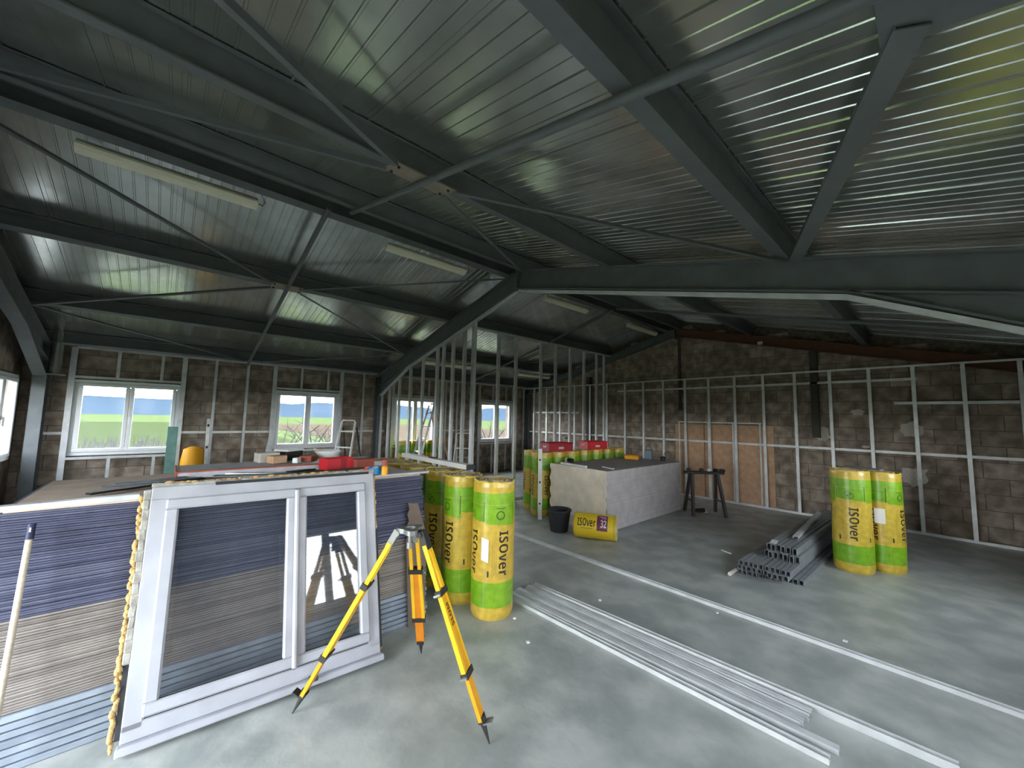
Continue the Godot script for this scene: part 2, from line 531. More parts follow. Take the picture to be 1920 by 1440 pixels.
func window_unit(called: String, label: String, axis: int, at: float, u0: float, u1: float, y0: float, y1: float, side: float) -> void:
	# two casements with a meeting stile; `side` is the direction of the room along the wall's normal
	var w := room(called, label, "window")
	var P := func(u: float, y: float, d: float) -> Vector3:
		return Vector3(at + d * side, y, u) if axis == 0 else Vector3(u, y, at + d * side)
	var bx := func(st: SurfaceTool, a: float, b: float, c: float, d: float, d0: float, d1: float, bev: float) -> void:
		var s := Vector3(absf(d1 - d0), d - c, b - a) if axis == 0 else Vector3(b - a, d - c, absf(d1 - d0))
		box(st, P.call((a + b) / 2, (c + d) / 2, (d0 + d1) / 2), s, Basis.IDENTITY, bev)
	var f := S()
	var t := 0.055
	bx.call(f, u0, u1, y0, y0 + t, -0.06, 0.03, 0.006)
	bx.call(f, u0, u1, y1 - t, y1, -0.06, 0.03, 0.006)
	bx.call(f, u0, u0 + t, y0 + t, y1 - t, -0.06, 0.03, 0.006)
	bx.call(f, u1 - t, u1, y0 + t, y1 - t, -0.06, 0.03, 0.006)
	put("window_frame", f, M.pvc, w)
	var um := (u0 + u1) / 2
	for sgn in [0, 1]:
		var a := (u0 + t) if sgn == 0 else um
		var b := um if sgn == 0 else (u1 - t)
		var st := S()
		var k := 0.06
		bx.call(st, a, b, y0 + t, y0 + t + k, -0.03, 0.045, 0.008)
		bx.call(st, a, b, y1 - t - k, y1 - t, -0.03, 0.045, 0.008)
		bx.call(st, a, a + k, y0 + t + k, y1 - t - k, -0.03, 0.045, 0.008)
		bx.call(st, b - k, b, y0 + t + k, y1 - t - k, -0.03, 0.045, 0.008)
		var sash := put("casement", st, M.pvc, w)
		var gl := S()
		bx.call(gl, a + k - 0.005, b - k + 0.005, y0 + t + k - 0.005, y1 - t - k + 0.005, 0.0, 0.012, 0.0)
		put("pane", gl, M.glass, sash)
	var hd := S()
	bx.call(hd, um - 0.045, um - 0.02, (y0 + y1) / 2 - 0.03, (y0 + y1) / 2 + 0.03, 0.045, 0.055, 0.0)
	bx.call(hd, um - 0.042, um - 0.022, (y0 + y1) / 2 - 0.13, (y0 + y1) / 2 + 0.01, 0.06, 0.078, 0.006)
	bx.call(hd, um - 0.040, um - 0.024, (y0 + y1) / 2 - 0.008, (y0 + y1) / 2 + 0.008, 0.05, 0.07, 0.0)
	put("handle", hd, M.white, w)

func setting() -> void:
	# floor slab
	var st := S()
	box(st, Vector3((XL + XW) / 2, -0.1, (ZG + ZE) / 2), Vector3(XW - XL + 0.8, 0.2, ZE - ZG + 0.8))
	var fo := put("floor", st, M.floor)
	struct(fo, "grey power-floated concrete floor slab with dusty stains", "floor")
	# walls
	var wins_l := [[-0.16, 1.25], [-3.17, -1.78], [-5.95, -4.6], [-8.96, -7.55]]
	var holes := []
	for w in wins_l:
		holes.append([w[0] + 0.02, w[1] - 0.02, 1.0, 2.25])
	var wl := room("wall_left", "long concrete block wall with four white windows", "wall")
	rects_wall(wl, "mortar_bed", M.mortar, 0, XL - 0.010, XL - 0.22, ZG - 0.2, ZE + 0.2, 0.0, 3.0, holes)
	blocks_left(wl, holes)
	var wb := room("wall_back", "gable wall of brown-grey concrete blocks behind the bright studs", "wall")
	gable(wb)
	var holes_r := [[-2.35, -1.0, 1.0, 2.25], [0.35, 1.7, 1.0, 2.25], [-3.95, -2.7, 1.0, 2.25], [-6.6, -5.2, 1.0, 2.25]]  # last two openings are added out of view for more daylight inside
	var wr := room("wall_right", "concrete block wall with windows along the right eave", "wall")
	rects_wall(wr, "mortar_bed", M.block0, 0, XW, XW + 0.2, ZG - 0.2, ZE + 0.2, 0.0, 3.0, holes_r)
	# end wall behind the camera: a window near the corner, another one, and an unseen loading door added for daylight
	var we := room("wall_front", "end wall of concrete blocks with corner window and added loading door", "wall")
	var holes_e := [[-9.72, -8.32, 1.0, 2.25], [-3.3, -1.1, 0.0, 2.3]]
	rects_wall(we, "mortar_bed", M.block1, 1, ZE, ZE + 0.2, XL - 0.2, XW + 0.2, 0.0, 3.0, holes_e)
	var tp := S()
	extr(tp, PackedVector2Array([Vector2(XL - 0.2, 3.0), Vector2(XW + 0.2, 3.0), Vector2(XR, YS + 0.02)]), Transform3D(Basis.IDENTITY, Vector3(0, 0, ZE)), 0.2)
	put("gable_top", tp, M.block1, we)
	# windows
	var names := ["white two-casement window beside the teal board and corner stud", "white two-casement window behind the red box on the pile", "white window behind the tall stepladder", "white window seen between the tall studs near the gable corner"]
	for i in 4:
		window_unit("window_%d" % (i + 1), names[i], 0, XL + 0.03, wins_l[i][0], wins_l[i][1], 0.98, 2.31, 1.0)
	window_unit("window_5", "white window in the end wall beside the dark corner column", 1, ZE - 0.02, -9.76, -8.28, 0.98, 2.31, -1.0)
	for i in 4:
		window_unit("window_%d" % (i + 6), ["white window in the right wall mirrored in the leaning window", "white window in the right wall near the end wall", "unseen white window added to the right wall beside the middle portal frame for daylight", "unseen white window added to the right wall opposite the middle pile for daylight"][i], 0, XW - 0.02, holes_r[i][0] - 0.03, holes_r[i][1] + 0.03, 0.98, 2.31, -1.0)
	# lining of the open loading door, added out of view to brighten the room
	var dl := room("door_1", "lining of an unseen open loading door added to the end wall for daylight", "door")
	var ds := S()
	box(ds, Vector3(-3.26, 1.15, ZE + 0.1), Vector3(0.08, 2.3, 0.26))
	box(ds, Vector3(-1.14, 1.15, ZE + 0.1), Vector3(0.08, 2.3, 0.26))
	box(ds, Vector3(-2.2, 2.26, ZE + 0.1), Vector3(2.04, 0.08, 0.26))
	put("door_frame", ds, M.galv, dl)
	ceiling()

func blocks_left(wall: Node3D, holes: Array) -> void:
	var bm := BoxMesh.new()
	for c in 12:
		var y0 := c * 0.25
		var z := ZG + (0.0 if c % 2 == 0 else -0.25)
		while z < ZE:
			var a := maxf(z, ZG)
			var b := minf(z + 0.5, ZE)
			z += 0.5
			var spans := [[a, b]]
			if y0 >= 0.99 and y0 < 2.2:
				for h in holes:
					var nx := []
					for s in spans:
						if s[1] <= h[0] or s[0] >= h[1]:
							nx.append(s)
							continue
						if s[0] < h[0]:
							nx.append([s[0], h[0]])
						if s[1] > h[1]:
							nx.append([h[1], s[1]])
					spans = nx
			for s in spans:
				var l: float = s[1] - s[0]
				if l < 0.06:
					continue
				var o := inst("block", bm, M["block%d" % rng.randi_range(0, 3)], wall)
				o.scale = Vector3(0.10, 0.240, l - 0.010)
				o.position = Vector3(XL - 0.05 - rng.randf() * 0.004, y0 + 0.125, (s[0] + s[1]) / 2)

func gable(wall: Node3D) -> void:
	var st := S()
	extr(st, PackedVector2Array([Vector2(XL - 0.2, 0), Vector2(XW + 0.2, 0), Vector2(XW + 0.2, roof(XW + 0.2, YS)), Vector2(XR, YS), Vector2(XL - 0.2, roof(XL - 0.2, YS))]), Transform3D(Basis.IDENTITY, Vector3(0, 0, ZG - 0.22)), 0.210)
	put("mortar_bed", st, M.mortar, wall)
	var bm := BoxMesh.new()
	var rest := S()
	var n := 0
	for c in 17:
		var y0 := c * 0.25
		var x := XW + (0.0 if c % 2 == 0 else 0.25)
		while x > XL:
			var b := minf(x, XW)
			var a := maxf(x - 0.5, XL)
			x -= 0.5
			var yl := minf(roof(a, YS), roof(b, YS))
			if y0 + 0.25 > yl - 0.02 or b - a < 0.06:
				continue
			# a boarded-up doorway is left free
			if y0 < 1.74 and a > -4.6 and b < -2.4:
				continue
			var s := Vector3(b - a - 0.010, 0.240, 0.10)
			var p := Vector3((a + b) / 2, y0 + 0.125, ZG - 0.05 - rng.randf() * 0.005)
			if n < 290 and x > -9.0:
				var o := inst("block", bm, M["block%d" % rng.randi_range(0, 3)], wall)
				o.scale = s
				o.position = p
				n += 1
			else:
				box(rest, p, s)
	var r := put("far_blocks", rest, M.block0, wall)
	r.set_meta("kind", "stuff")

func ceiling() -> void:
	# ribbed sheets, each about 1 m wide, running from the ridge to the eave on both slopes
	for side in 2:
		var sg := -1.0 if side == 0 else 1.0
		var xe := XL - 0.2 if side == 0 else XW + 0.2
		var run := absf(xe - XR)
		var length := run * sqrt(1.0 + SL * SL)
		var c := room("ceiling", ["left roof slope of ribbed galvanised sheets above the windows", "right roof slope of ribbed galvanised sheets above the tripod"][side], "ceiling")
		var poly := PackedVector2Array()
		var w := 1.0
		poly.append(Vector2(0.001, 0.06))
		poly.append(Vector2(0.001, 0.0))
		for k in 10:
			var u := 0.03 + k * 0.1
			var d := 0.005 if k % 5 != 0 else 0.008
			poly.append(Vector2(u, 0.0))
			poly.append(Vector2(u + 0.004, -d))
			poly.append(Vector2(u + 0.016, -d))
			poly.append(Vector2(u + 0.020, 0.0))
		poly.append(Vector2(w - 0.001, 0.0))
		poly.append(Vector2(w - 0.001, 0.06))
		var dir := Vector3(sg, -SL, 0).normalized()
		var lid := S()
		var up := Vector3(SL * sg, 1, 0).normalized()
		bar(lid, Vector3(XR - sg * 0.05, YS + 0.02, (ZE + ZG) / 2) + up * 0.10, Vector3(XR, YS, (ZE + ZG) / 2) + dir * length + up * 0.11, ZE - ZG + 0.6, 0.06, up)
		put("added_leak_lid", lid, M.roof_lid, c)  # unseen lid added to stop daylight leaking between the sheets
		var mesh: Mesh
		var st := S()
		var zax := dir
		var yax := Vector3(SL * sg, 1, 0).normalized()
		var xax := yax.cross(zax)
		extr(st, poly, Transform3D(Basis(xax, yax, zax), Vector3.ZERO), length)
		mesh = st.commit()
		for k in 13:
			var o := inst("roof_sheet", mesh, M.sheet, c)
			var z0 := ZE + 0.25 - k * w
			o.position = Vector3(XR, YS, z0 if xax.z < 0.0 else z0 - w)

# ---------------------------------------------------------------- steel
func steelwork() -> void:
	# three portal frames
	for i in 3:
		var z: float = [T0, T1, ZG + 0.09][i]
		var hw := 0.075
		var o := thing("portal_frame", ["dark grey steel portal frame beside the end wall", "grey steel portal frame over the stud partition across the room", "grey steel gable frame against the block gable wall"][i], "steel frame", Vector3(XR, 0, z), "steel portal frames")
		for side in 2:
			var sg := -1.0 if side == 0 else 1.0
			var xe := (XL + 0.12) if side == 0 else (XW - 0.12)
			var run := absf(xe - XR)
			var dep := 0.3 if i < 2 else 0.2
			var st := S()
			var a := Vector3(0, YP - dep, 0)
			var b := Vector3(sg * run, YP - dep - SL * run, 0)
			extr(st, ibeam(hw * 2, dep, 0.009, 0.014), frame(a, b, Vector3.UP), a.distance_to(b))
			put("rafter", st, M.steel if i < 2 else (M.rust if side == 1 else M.steel), o)
			if i < 2:
				# haunch: deepens the rafter towards the column
				var h0 := run - (1.75 if side == 1 else 1.7)
				var drop := 0.42 if side == 1 else 0.28
				var hs := S()
				var hp := PackedVector2Array([Vector2(sg * h0, YP - 0.3 - SL * h0 + 0.02), Vector2(sg * run, YP - 0.3 - SL * run + 0.02), Vector2(sg * run, YP - 0.3 - SL * run - drop)])
				extr(hs, hp, Transform3D(Basis.IDENTITY, Vector3(0, 0, -0.008)), 0.016)
				bar(hs, Vector3(sg * h0, hp[0].y, 0), Vector3(sg * run, hp[2].y, 0), hw * 2, 0.014)
				put("haunch", hs, M.steel, o)
			var cs := S()
			var top := YP - SL * run - 0.02
			extr(cs, ibeam(hw * 2, 0.22 if i < 2 else 0.16, 0.009, 0.014), frame(Vector3(sg * (run + 0.02), 0, 0), Vector3(sg * (run + 0.02), top, 0), Vector3(-sg, 0, 0)), top)
			put("column", cs, M.steel, o)
		var ap := S()
		box(ap, Vector3(0, YP - 0.16, 0), Vector3(0.03, 0.36 if i < 2 else 0.22, hw * 2 + 0.01))
		put("apex_plate", ap, M.steel, o)
		if i == 1:
			# bolts at the left purlin shoe
			var bs := S()
			for k in 2:
				tube(bs, [onz(752, 656 - k * 5, T1 + 0.1) - Vector3(XR, 0, z) + Vector3(0, 0, -0.02), onz(752, 656 - k * 5, T1 + 0.1) - Vector3(XR, 0, z)], 0.02, 8)
			put("bolt", bs, M.galv, o)
	# posts on the gable
	var p := S()
	extr(p, ibeam(0.12, 0.12), Transform3D(Basis(Vector3.RIGHT, Vector3.BACK, Vector3.DOWN), Vector3(-1.68, 3.28, ZG + 0.005)), 1.75)
	tag(put("wall_post", p, M.post), "dark steel post cut short on the gable wall", "steel post")
	var p2 := S()
	tube(p2, [Vector3(-4.42, 3.98, ZG + 0.06), Vector3(-4.42, 2.1, ZG + 0.06)], 0.035, 10)
	box(p2, Vector3(-4.42, 2.1, ZG + 0.04), Vector3(0.1, 0.03, 0.08))
	tag(put("drop_pipe", p2, M.post), "dark vertical pipe under the ridge on the gable wall", "pipe")
	var p3 := S()
	extr(p3, ibeam(0.12, 0.12), Transform3D(Basis(Vector3.RIGHT, Vector3.BACK, Vector3.DOWN), Vector3(-7.25, 3.1, ZG + 0.005)), 3.1)
	tag(put("wall_post", p3, M.post), "dark steel post behind the studs of the side partition", "steel post")
	# purlins: continuous I-beams lying on the rafters
	var xs := [-9.75, -8.3, -6.49, -4.70, -4.38, -2.78, -0.89, 0.95]
	var pl := ["dark steel eave purlin above the window wall", "dark steel purlin next to the eave on the window slope", "dark steel purlin carrying the small gusset plate", "dark ridge purlin on the side of the strip lights", "dark ridge purlin on the tripod side of the ridge", "dark steel purlin carrying the big gusset plate", "wide dark steel purlin crossed by the tie tube over the profile stack", "dark steel eave purlin along the right wall"]
	for k in xs.size():
		var st := S()
		extr(st, ibeam(0.11, 0.195, 0.006, 0.010), frame(Vector3(0, 0, ZE), Vector3(0, 0, ZG), Vector3(SL * signf(xs[k] - XR), 1, 0).normalized()), ZE - ZG)
		var o := put("roof_purlin", st, M.steel)
		o.position = Vector3(xs[k], roof(xs[k]), 0)
		tag(o, pl[k], "purlin", "roof purlins")
	# tie tubes across the purlins in the middle of each bay
	var ties := [[-9.9, -4.54, -1.2, "grey tie tube across the window slope"], [-4.46, 0.9, -1.42, "grey tie tube across the slope above the tripod"], [-9.9, -4.54, -6.9, "grey tie tube across the window slope in the gable bay"], [-4.46, 0.9, -6.9, "grey tie tube across the right slope in the gable bay"]]
	for t in ties:
		var st := S()
		tube(st, [Vector3(t[0], roof(t[0]) - 0.046, t[2]), Vector3(t[1], roof(t[1]) - 0.046, t[2])], 0.027, 12)
		tag(put("tie_tube", st, M.steel), t[3], "steel tube", "roof tie tubes")
	# gusset plates
	for g in [[-6.49, -1.2, 0.42, 0.17, "small bolted gusset plate under the purlin over the windows"], [-2.78, -1.42, 0.56, 0.24, "big bolted gusset plate under the purlin above the tripod"], [0.12, -1.45, 0.5, 0.4, "wide gusset plate at the right eave bracing"]]:
		var sg := signf(g[0] - XR)
		var bb := Basis(Vector3(0, 0, 1).cross(Vector3(SL * sg, 1, 0).normalized()) * -1.0, Vector3(SL * sg, 1, 0).normalized(), Vector3(0, 0, 1))
		var o := thing("gusset_plate", g[4], "steel plate", Vector3(g[0], roof(g[0]) - 0.012, g[1]), "gusset plates", bb)
		var st := S()
		box(st, Vector3.ZERO, Vector3(g[3], 0.012, g[2]), Basis.IDENTITY, 0.002)
		put("plate", st, M.plate if g[0] < 0.0 else M.steel, o)
		for q in [[-0.3, -0.4], [0.3, -0.4], [-0.3, 0.4], [0.3, 0.4], [-0.12, 0.0], [0.12, 0.0]]:
			var bs := S()
			tube(bs, [Vector3(q[0] * g[3], -0.004, q[1] * g[2]), Vector3(q[0] * g[3], -0.022, q[1] * g[2])], 0.012, 6)
			put("bolt", bs, M.iron, o)
	# bracing bars
	var G1 := Vector3(-6.49, 0, -1.2)
	var G2 := Vector3(-2.78, 0, -1.42)
	var G3 := Vector3(0.12, 0, -1.45)
	var G0 := Vector3(-9.75, 0, -1.2)
	var br := [
		[G1 + Vector3(0.06, 0, 0.2), Vector3(-4.72, 0, T0 - 0.1), 0.035, "flat bracing bar from the small gusset plate to the ridge by the end wall"],
		[G1 + Vector3(-0.06, 0, 0.2), Vector3(-8.3, 0, T0 - 0.1), 0.035, "flat bracing bar from the small gusset plate towards the corner column"],
		[G1 + Vector3(0.06, 0, -0.2), Vector3(-4.72, 0, T1 + 0.08), 0.035, "flat bracing bar from the small gusset plate to the ridge over the partition"],
		[G1 + Vector3(-0.06, 0, -0.2), Vector3(-8.3, 0, T1 + 0.08), 0.035, "flat bracing bar from the small gusset plate down to the partition rafter"],
		[G0 + Vector3(0.05, 0, -0.1), Vector3(-8.3, 0, T1 + 0.08), 0.03, "thin bracing bar along the eave above the second window"],
		[G0 + Vector3(0.05, 0, 0.1), Vector3(-8.3, 0, T0 - 0.1), 0.03, "thin bracing bar along the eave above the first window"],
		[G2 + Vector3(0.08, 0, 0.26), Vector3(-0.89, 0, T0 - 0.1), 0.05, "bracing angle from the big gusset plate over the camera side"],
		[G2 + Vector3(-0.08, 0, 0.26), Vector3(-4.36, 0, T0 - 0.1), 0.05, "bracing angle from the big gusset plate to the ridge by the end wall"],
		[G2 + Vector3(-0.08, 0, -0.26), Vector3(-4.36, 0, T1 + 0.08), 0.05, "bracing angle from the big gusset plate to the frame apex"],
		[G2 + Vector3(0.08, 0, -0.26), Vector3(-0.89, 0, T1 + 0.08), 0.05, "bracing angle from the big gusset plate to the foot of the wide purlin"],
		[G3 + Vector3(-0.12, 0, -0.18), Vector3(-0.80, 0, T1 + 0.08), 0.09, "wide bracing angle from the eave gusset plate to the wide purlin"],
		[G3 + Vector3(0.15, 0, -0.18), Vector3(1.1, 0, -2.6), 0.09, "wide bracing angle running along the right eave"],
	]
	for b in br:
		var pa: Vector3 = b[0]
		var pb: Vector3 = b[1]
		pa.y = roof(pa.x) - 0.035
		pb.y = roof(pb.x) - 0.035
		var st := S()
		var w: float = b[2]
		var up := Vector3(SL * signf(pa.x - XR), 1, 0).normalized()
		extr(st, PackedVector2Array([Vector2(-w / 2, 0), Vector2(w / 2, 0), Vector2(w / 2, w * 0.8), Vector2(w / 2 - 0.006, w * 0.8), Vector2(w / 2 - 0.006, 0.006), Vector2(-w / 2, 0.006)]), frame(pa, pb, up), pa.distance_to(pb))
		tag(put("brace_bar", st, M.steel), b[3], "bracing bar", "roof bracing bars")

# ---------------------------------------------------------------- drywall framing
func stud_v(parent: Node, p: Vector3, y0: float, y1: float, face: Vector3, w := 0.048, d := 0.035, called := "stud", m: Material = null) -> void:
	# vertical C stud, web towards `face`
	var st := S()
	var a := Vector3(p.x, y0, p.z)
	chn(st, a, Vector3(p.x, y1, p.z), w, d, -face, 0.012)
	put(called, st, m if m else M.galv, parent)
func stud_frames() -> void:
	# gable lining
	var zf := ZG + 0.20
	var g := thing("gable_stud_frame", "bright galvanised stud frame standing along the whole gable wall", "stud frame", Vector3(0, 0, 0))
	var x := 0.83
	var n := 0
	while x > XL + 0.2:
		stud_v(g, Vector3(x, 0, zf + 0.0), 0.03, 2.83, Vector3.BACK, 0.05, 0.035, "stud", M.galv_lit)
		x -= 0.563 if n < 12 else 0.6
		n += 1
	var tr := S()
	chn(tr, Vector3(XL + 0.06, 2.86, zf - 0.018), Vector3(XW - 0.06, 2.86, zf - 0.018), 0.045, 0.03, Vector3.DOWN)
	put("top_track", tr, M.galv_lit, g)
	var t2 := S()
	chn(t2, Vector3(XL + 0.06, 0.0, zf - 0.018), Vector3(XW - 0.06, 0.0, zf - 0.018), 0.06, 0.035, Vector3.UP)
	put("bottom_track", t2, M.galv_lit, g)
	for r in [[1.33, XL + 0.3, XW - 0.3], [2.62, -6.2, -0.25], [2.2, -0.55, 1.1], [2.0, -9.6, -7.6]]:
		var st := S()
		chn(st, Vector3(r[1], r[0], zf - 0.075), Vector3(r[2], r[0], zf - 0.075), 0.045, 0.02, Vector3.FORWARD)
		put("rail", st, M.galv_lit, g)
	# door framing within the gable lining
	for q in [[-4.44, 0.03], [-4.30, 0.03], [-3.72, 0.07], [-3.20, 0.035], [-2.66, 0.035]]:
		stud_v(g, Vector3(q[0], 0, zf - 0.11), 0.04, 1.78, Vector3.BACK, q[1], 0.03, "door_stud", M.galv_lit)
	var hd := S()
	chn(hd, Vector3(-4.46, 1.80, zf - 0.09), Vector3(-2.62, 1.80, zf - 0.09), 0.035, 0.03, Vector3.DOWN)
	put("door_head_track", hd, M.galv_lit, g)
	# brown boards closing the doorway
	for k in 3:
		var bs := S()
		var xa := -4.58 + k * 0.72
		box(bs, Vector3(xa + 0.36, 0.875, ZG + 0.016), Vector3(0.705, 1.73, 0.022), Basis.IDENTITY, 0.003)
		tag(put("brown_board", bs, M.brown if k != 1 else M.brown), ["brown wood-fibre board closing the doorway on the sawhorse side", "middle brown wood-fibre board closing the doorway", "brown wood-fibre board closing the doorway on the profile stack side"][k], "board", "boards in the doorway")
	# white plaster patches on the gable blocks
	for q in [[-1.59, 1.59, 0.15, 0.16], [-1.05, 2.04, 0.11, 0.06], [-0.36, 1.75, 0.16, 0.14], [-0.36, 0.94, 0.22, 0.2], [-0.97, 1.40, 0.07, 0.03]]:
		var st := S()
		var c := Vector3(q[0], q[1], ZG + 0.0)
		var N := 18
		var rr := []
		for k in N:
			var t := TAU * k / N
			var f := rng.randf_range(0.6, 1.15)
			rr.append(Vector3(cos(t) * q[2] * f, sin(t) * q[3] * f, 0))
		for k in N:
			var a: Vector3 = c + rr[k]
			var b: Vector3 = c + rr[(k + 1) % N]
			var top := c + Vector3(0, 0, 0.018)
			tri(st, a + Vector3(0, 0, -0.004), b + Vector3(0, 0, -0.004), top, Vector3.BACK)
		tag(put("plaster_patch", st, M.plaster), ["tall white plaster dab beside the dark post on the gable", "small flat white plaster dab between two studs on the gable", "upper white plaster dab beside a stud on the gable", "large splashed white plaster dab low on the gable", "thin white plaster dab above the rail on the gable"][[-1.59, -1.05, -0.36, -0.36, -0.97].find(q[0]) if q[1] != 0.94 else 3], "plaster patch", "plaster dabs on the gable")
	# window wall lining
	var xf := XL + 0.12
	var w := thing("window_stud_frame", "galvanised stud frame lining the wall with the four windows", "stud frame")
	var top := 2.86
	for z in [-0.69, -1.24, -3.75, -4.45, -6.25, -6.66, -7.3, -9.5]:
		stud_v(w, Vector3(xf, 0, z), 0.0, top, Vector3.RIGHT, 0.045, 0.035)
	for wz in [[-0.16, 1.25], [-3.17, -1.78], [-5.95, -4.6], [-8.96, -7.55]]:
		for e in [wz[0] - 0.03, wz[1] + 0.03]:
			stud_v(w, Vector3(xf, 0, e), 0.0, top, Vector3.RIGHT, 0.075, 0.05)
		for e in [0.37, 0.79]:
			var z: float = lerpf(wz[1], wz[0], e)
			stud_v(w, Vector3(xf, 0, z), 2.37, top, Vector3.RIGHT, 0.045, 0.035, "short_stud")
			stud_v(w, Vector3(xf, 0, z), 0.0, 0.92, Vector3.RIGHT, 0.045, 0.035, "short_stud")
		for y in [0.94, 2.35]:
			var st := S()
			chn(st, Vector3(xf, y, wz[0]), Vector3(xf, y, wz[1]), 0.04, 0.05, Vector3.LEFT)
			put("window_track", st, M.galv, w)
	var tt := S()
	chn(tt, Vector3(xf, top + 0.02, ZG + 0.3), Vector3(xf, top + 0.02, T0 - 0.35), 0.05, 0.035, Vector3.DOWN)
	put("top_track", tt, M.galv, w)
	for zz in [[-1.72, -0.22], [1.32, 1.62], [-4.4, -3.25], [-7.4, -6.05]]:
		var st := S()
		chn(st, Vector3(XL + 0.03, 1.37, zz[0]), Vector3(XL + 0.03, 1.37, zz[1]), 0.045, 0.018, Vector3.LEFT)
		put("rail", st, M.galv_lit, w)
	# partition under the middle frame
	var p := thing("partition_frame", "stud partition with sloping top track under the middle steel frame", "stud frame")
	var zt := T1
	for xx in [-9.75, -9.3, -8.75, -8.2, -7.62, -7.02, -6.78, -6.43]:
		stud_v(p, Vector3(xx, 0, zt), 0.03, YP - 0.33 - SL * absf(xx - XR) - (maxf(0.0, -8.28 - xx) * 0.165), Vector3.BACK, 0.07 if xx > -9.5 else 0.05, 0.048)
	for xx in [-5.74, -5.66]:
		stud_v(p, Vector3(xx, 0, zt), 0.03, YP - 0.33 - SL * absf(xx - XR), Vector3.RIGHT if xx > -5.7 else Vector3.LEFT, 0.06, 0.05)
	# top track follows the rafter and its haunches, floor track runs to the right wall
	var pts := [Vector2(-9.92, YP - 0.31 - SL * 5.42 - 0.27), Vector2(-8.3, YP - 0.31 - SL * 3.8), Vector2(XR, YP - 0.31), Vector2(-0.47, YP - 0.31 - SL * 4.03), Vector2(1.2, YP - 0.31 - SL * 5.70 - 0.40)]
	for k in 4:
		var st := S()
		chn(st, Vector3(pts[k].x, pts[k].y, zt), Vector3(pts[k + 1].x, pts[k + 1].y, zt), 0.072, 0.035, Vector3.DOWN)
		put("top_track", st, M.galv_lit if k > 1 else M.galv, p)
	var ft := S()
	chn(ft, Vector3(-9.9, 0.0, zt), Vector3(XW - 0.16, 0.0, zt), 0.052, 0.03, Vector3.UP)
	put("bottom_track", ft, M.galv_lit, p)
	# side partition under the purlin, towards the gable
	var q := thing("side_partition_frame", "tall stud partition under the purlin running back to the gable", "stud frame")
	var xp := -6.4
	for z in [-4.42, -5.32, -5.84, -6.66, -7.19, -7.76, -8.34, -8.92, -9.28]:
		stud_v(q, Vector3(xp, 0, z), 0.03, 3.64, Vector3.RIGHT, 0.07, 0.048)
	var a1 := S()
	chn(a1, Vector3(xp, 3.67, T1 - 0.1), Vector3(xp, 3.67, ZG + 0.24), 0.072, 0.035, Vector3.DOWN)
	put("top_track", a1, M.galv, q)
	var a2 := S()
	chn(a2, Vector3(xp, 0.0, -5.3), Vector3(xp, 0.0, ZG + 0.24), 0.072, 0.03, Vector3.UP)
	put("bottom_track", a2, M.galv, q)

# ---------------------------------------------------------------- strip lights
func lamps() -> void:
	var xs := [-4.80, -4.80, -4.80, -4.80, -8.42, -8.42]
	var zs := [[0.75, -0.55], [-2.0, -3.25], [-5.05, -6.3], [-7.9, -9.2], [-4.6, -6.0], [-7.75, -9.1]]
	var lb := ["long unlit strip light with dangling cable hung below the ridge near the end wall", "unlit strip light with clear cover below the ridge before the partition", "unlit strip light below the ridge just beyond the middle frame", "bare white strip light below the ridge at the gable", "unlit strip light seen between the partition studs near the window wall", "unlit strip light near the window wall at the gable corner"]
	for k in 6:
		var a: float = zs[k][0]
		var b: float = zs[k][1]
		var y := roof(xs[k]) - 0.09
		var o := thing("strip_light", lb[k], "strip light", Vector3(xs[k], y, (a + b) / 2), "strip lights")
		var L := a - b
		var tilt := Basis(Vector3.BACK, 0.35)
		var st := S()
		var hp := PackedVector2Array([Vector2(-0.06, 0.0), Vector2(-0.045, 0.05), Vector2(0.045, 0.05), Vector2(0.06, 0.0)])
		extr(st, hp, Transform3D(tilt, tilt * Vector3(0, 0, -L / 2)), L)
		put("housing", st, M.white_dirty, o)
		var d := S()
		var dp := PackedVector2Array([Vector2(-0.062, 0.004), Vector2(-0.06, -0.02), Vector2(-0.035, -0.045), Vector2(0.035, -0.045), Vector2(0.06, -0.02), Vector2(0.062, 0.004)])
		extr(d, dp, Transform3D(tilt, tilt * Vector3(0, 0, -L / 2 - 0.005)), L + 0.01)
		put("diffuser", d, M.diffuser, o)
		for e in [-0.36, 0.36]:
			var hs := S()
			bar(hs, Vector3(0, 0.04, L * e), Vector3(0.0, 0.12, L * e), 0.02, 0.004)
			put("bracket", hs, M.steel, o)
		var cs := S()
		var ce := -L / 2
		tube(cs, [Vector3(0, 0.02, ce), Vector3(0.01, -0.0, ce - 0.05), Vector3(0.03, 0.03, ce - 0.07), Vector3(0.05, 0.12, ce - 0.02)], 0.006, 6)
		put("cable", cs, M.black, o)

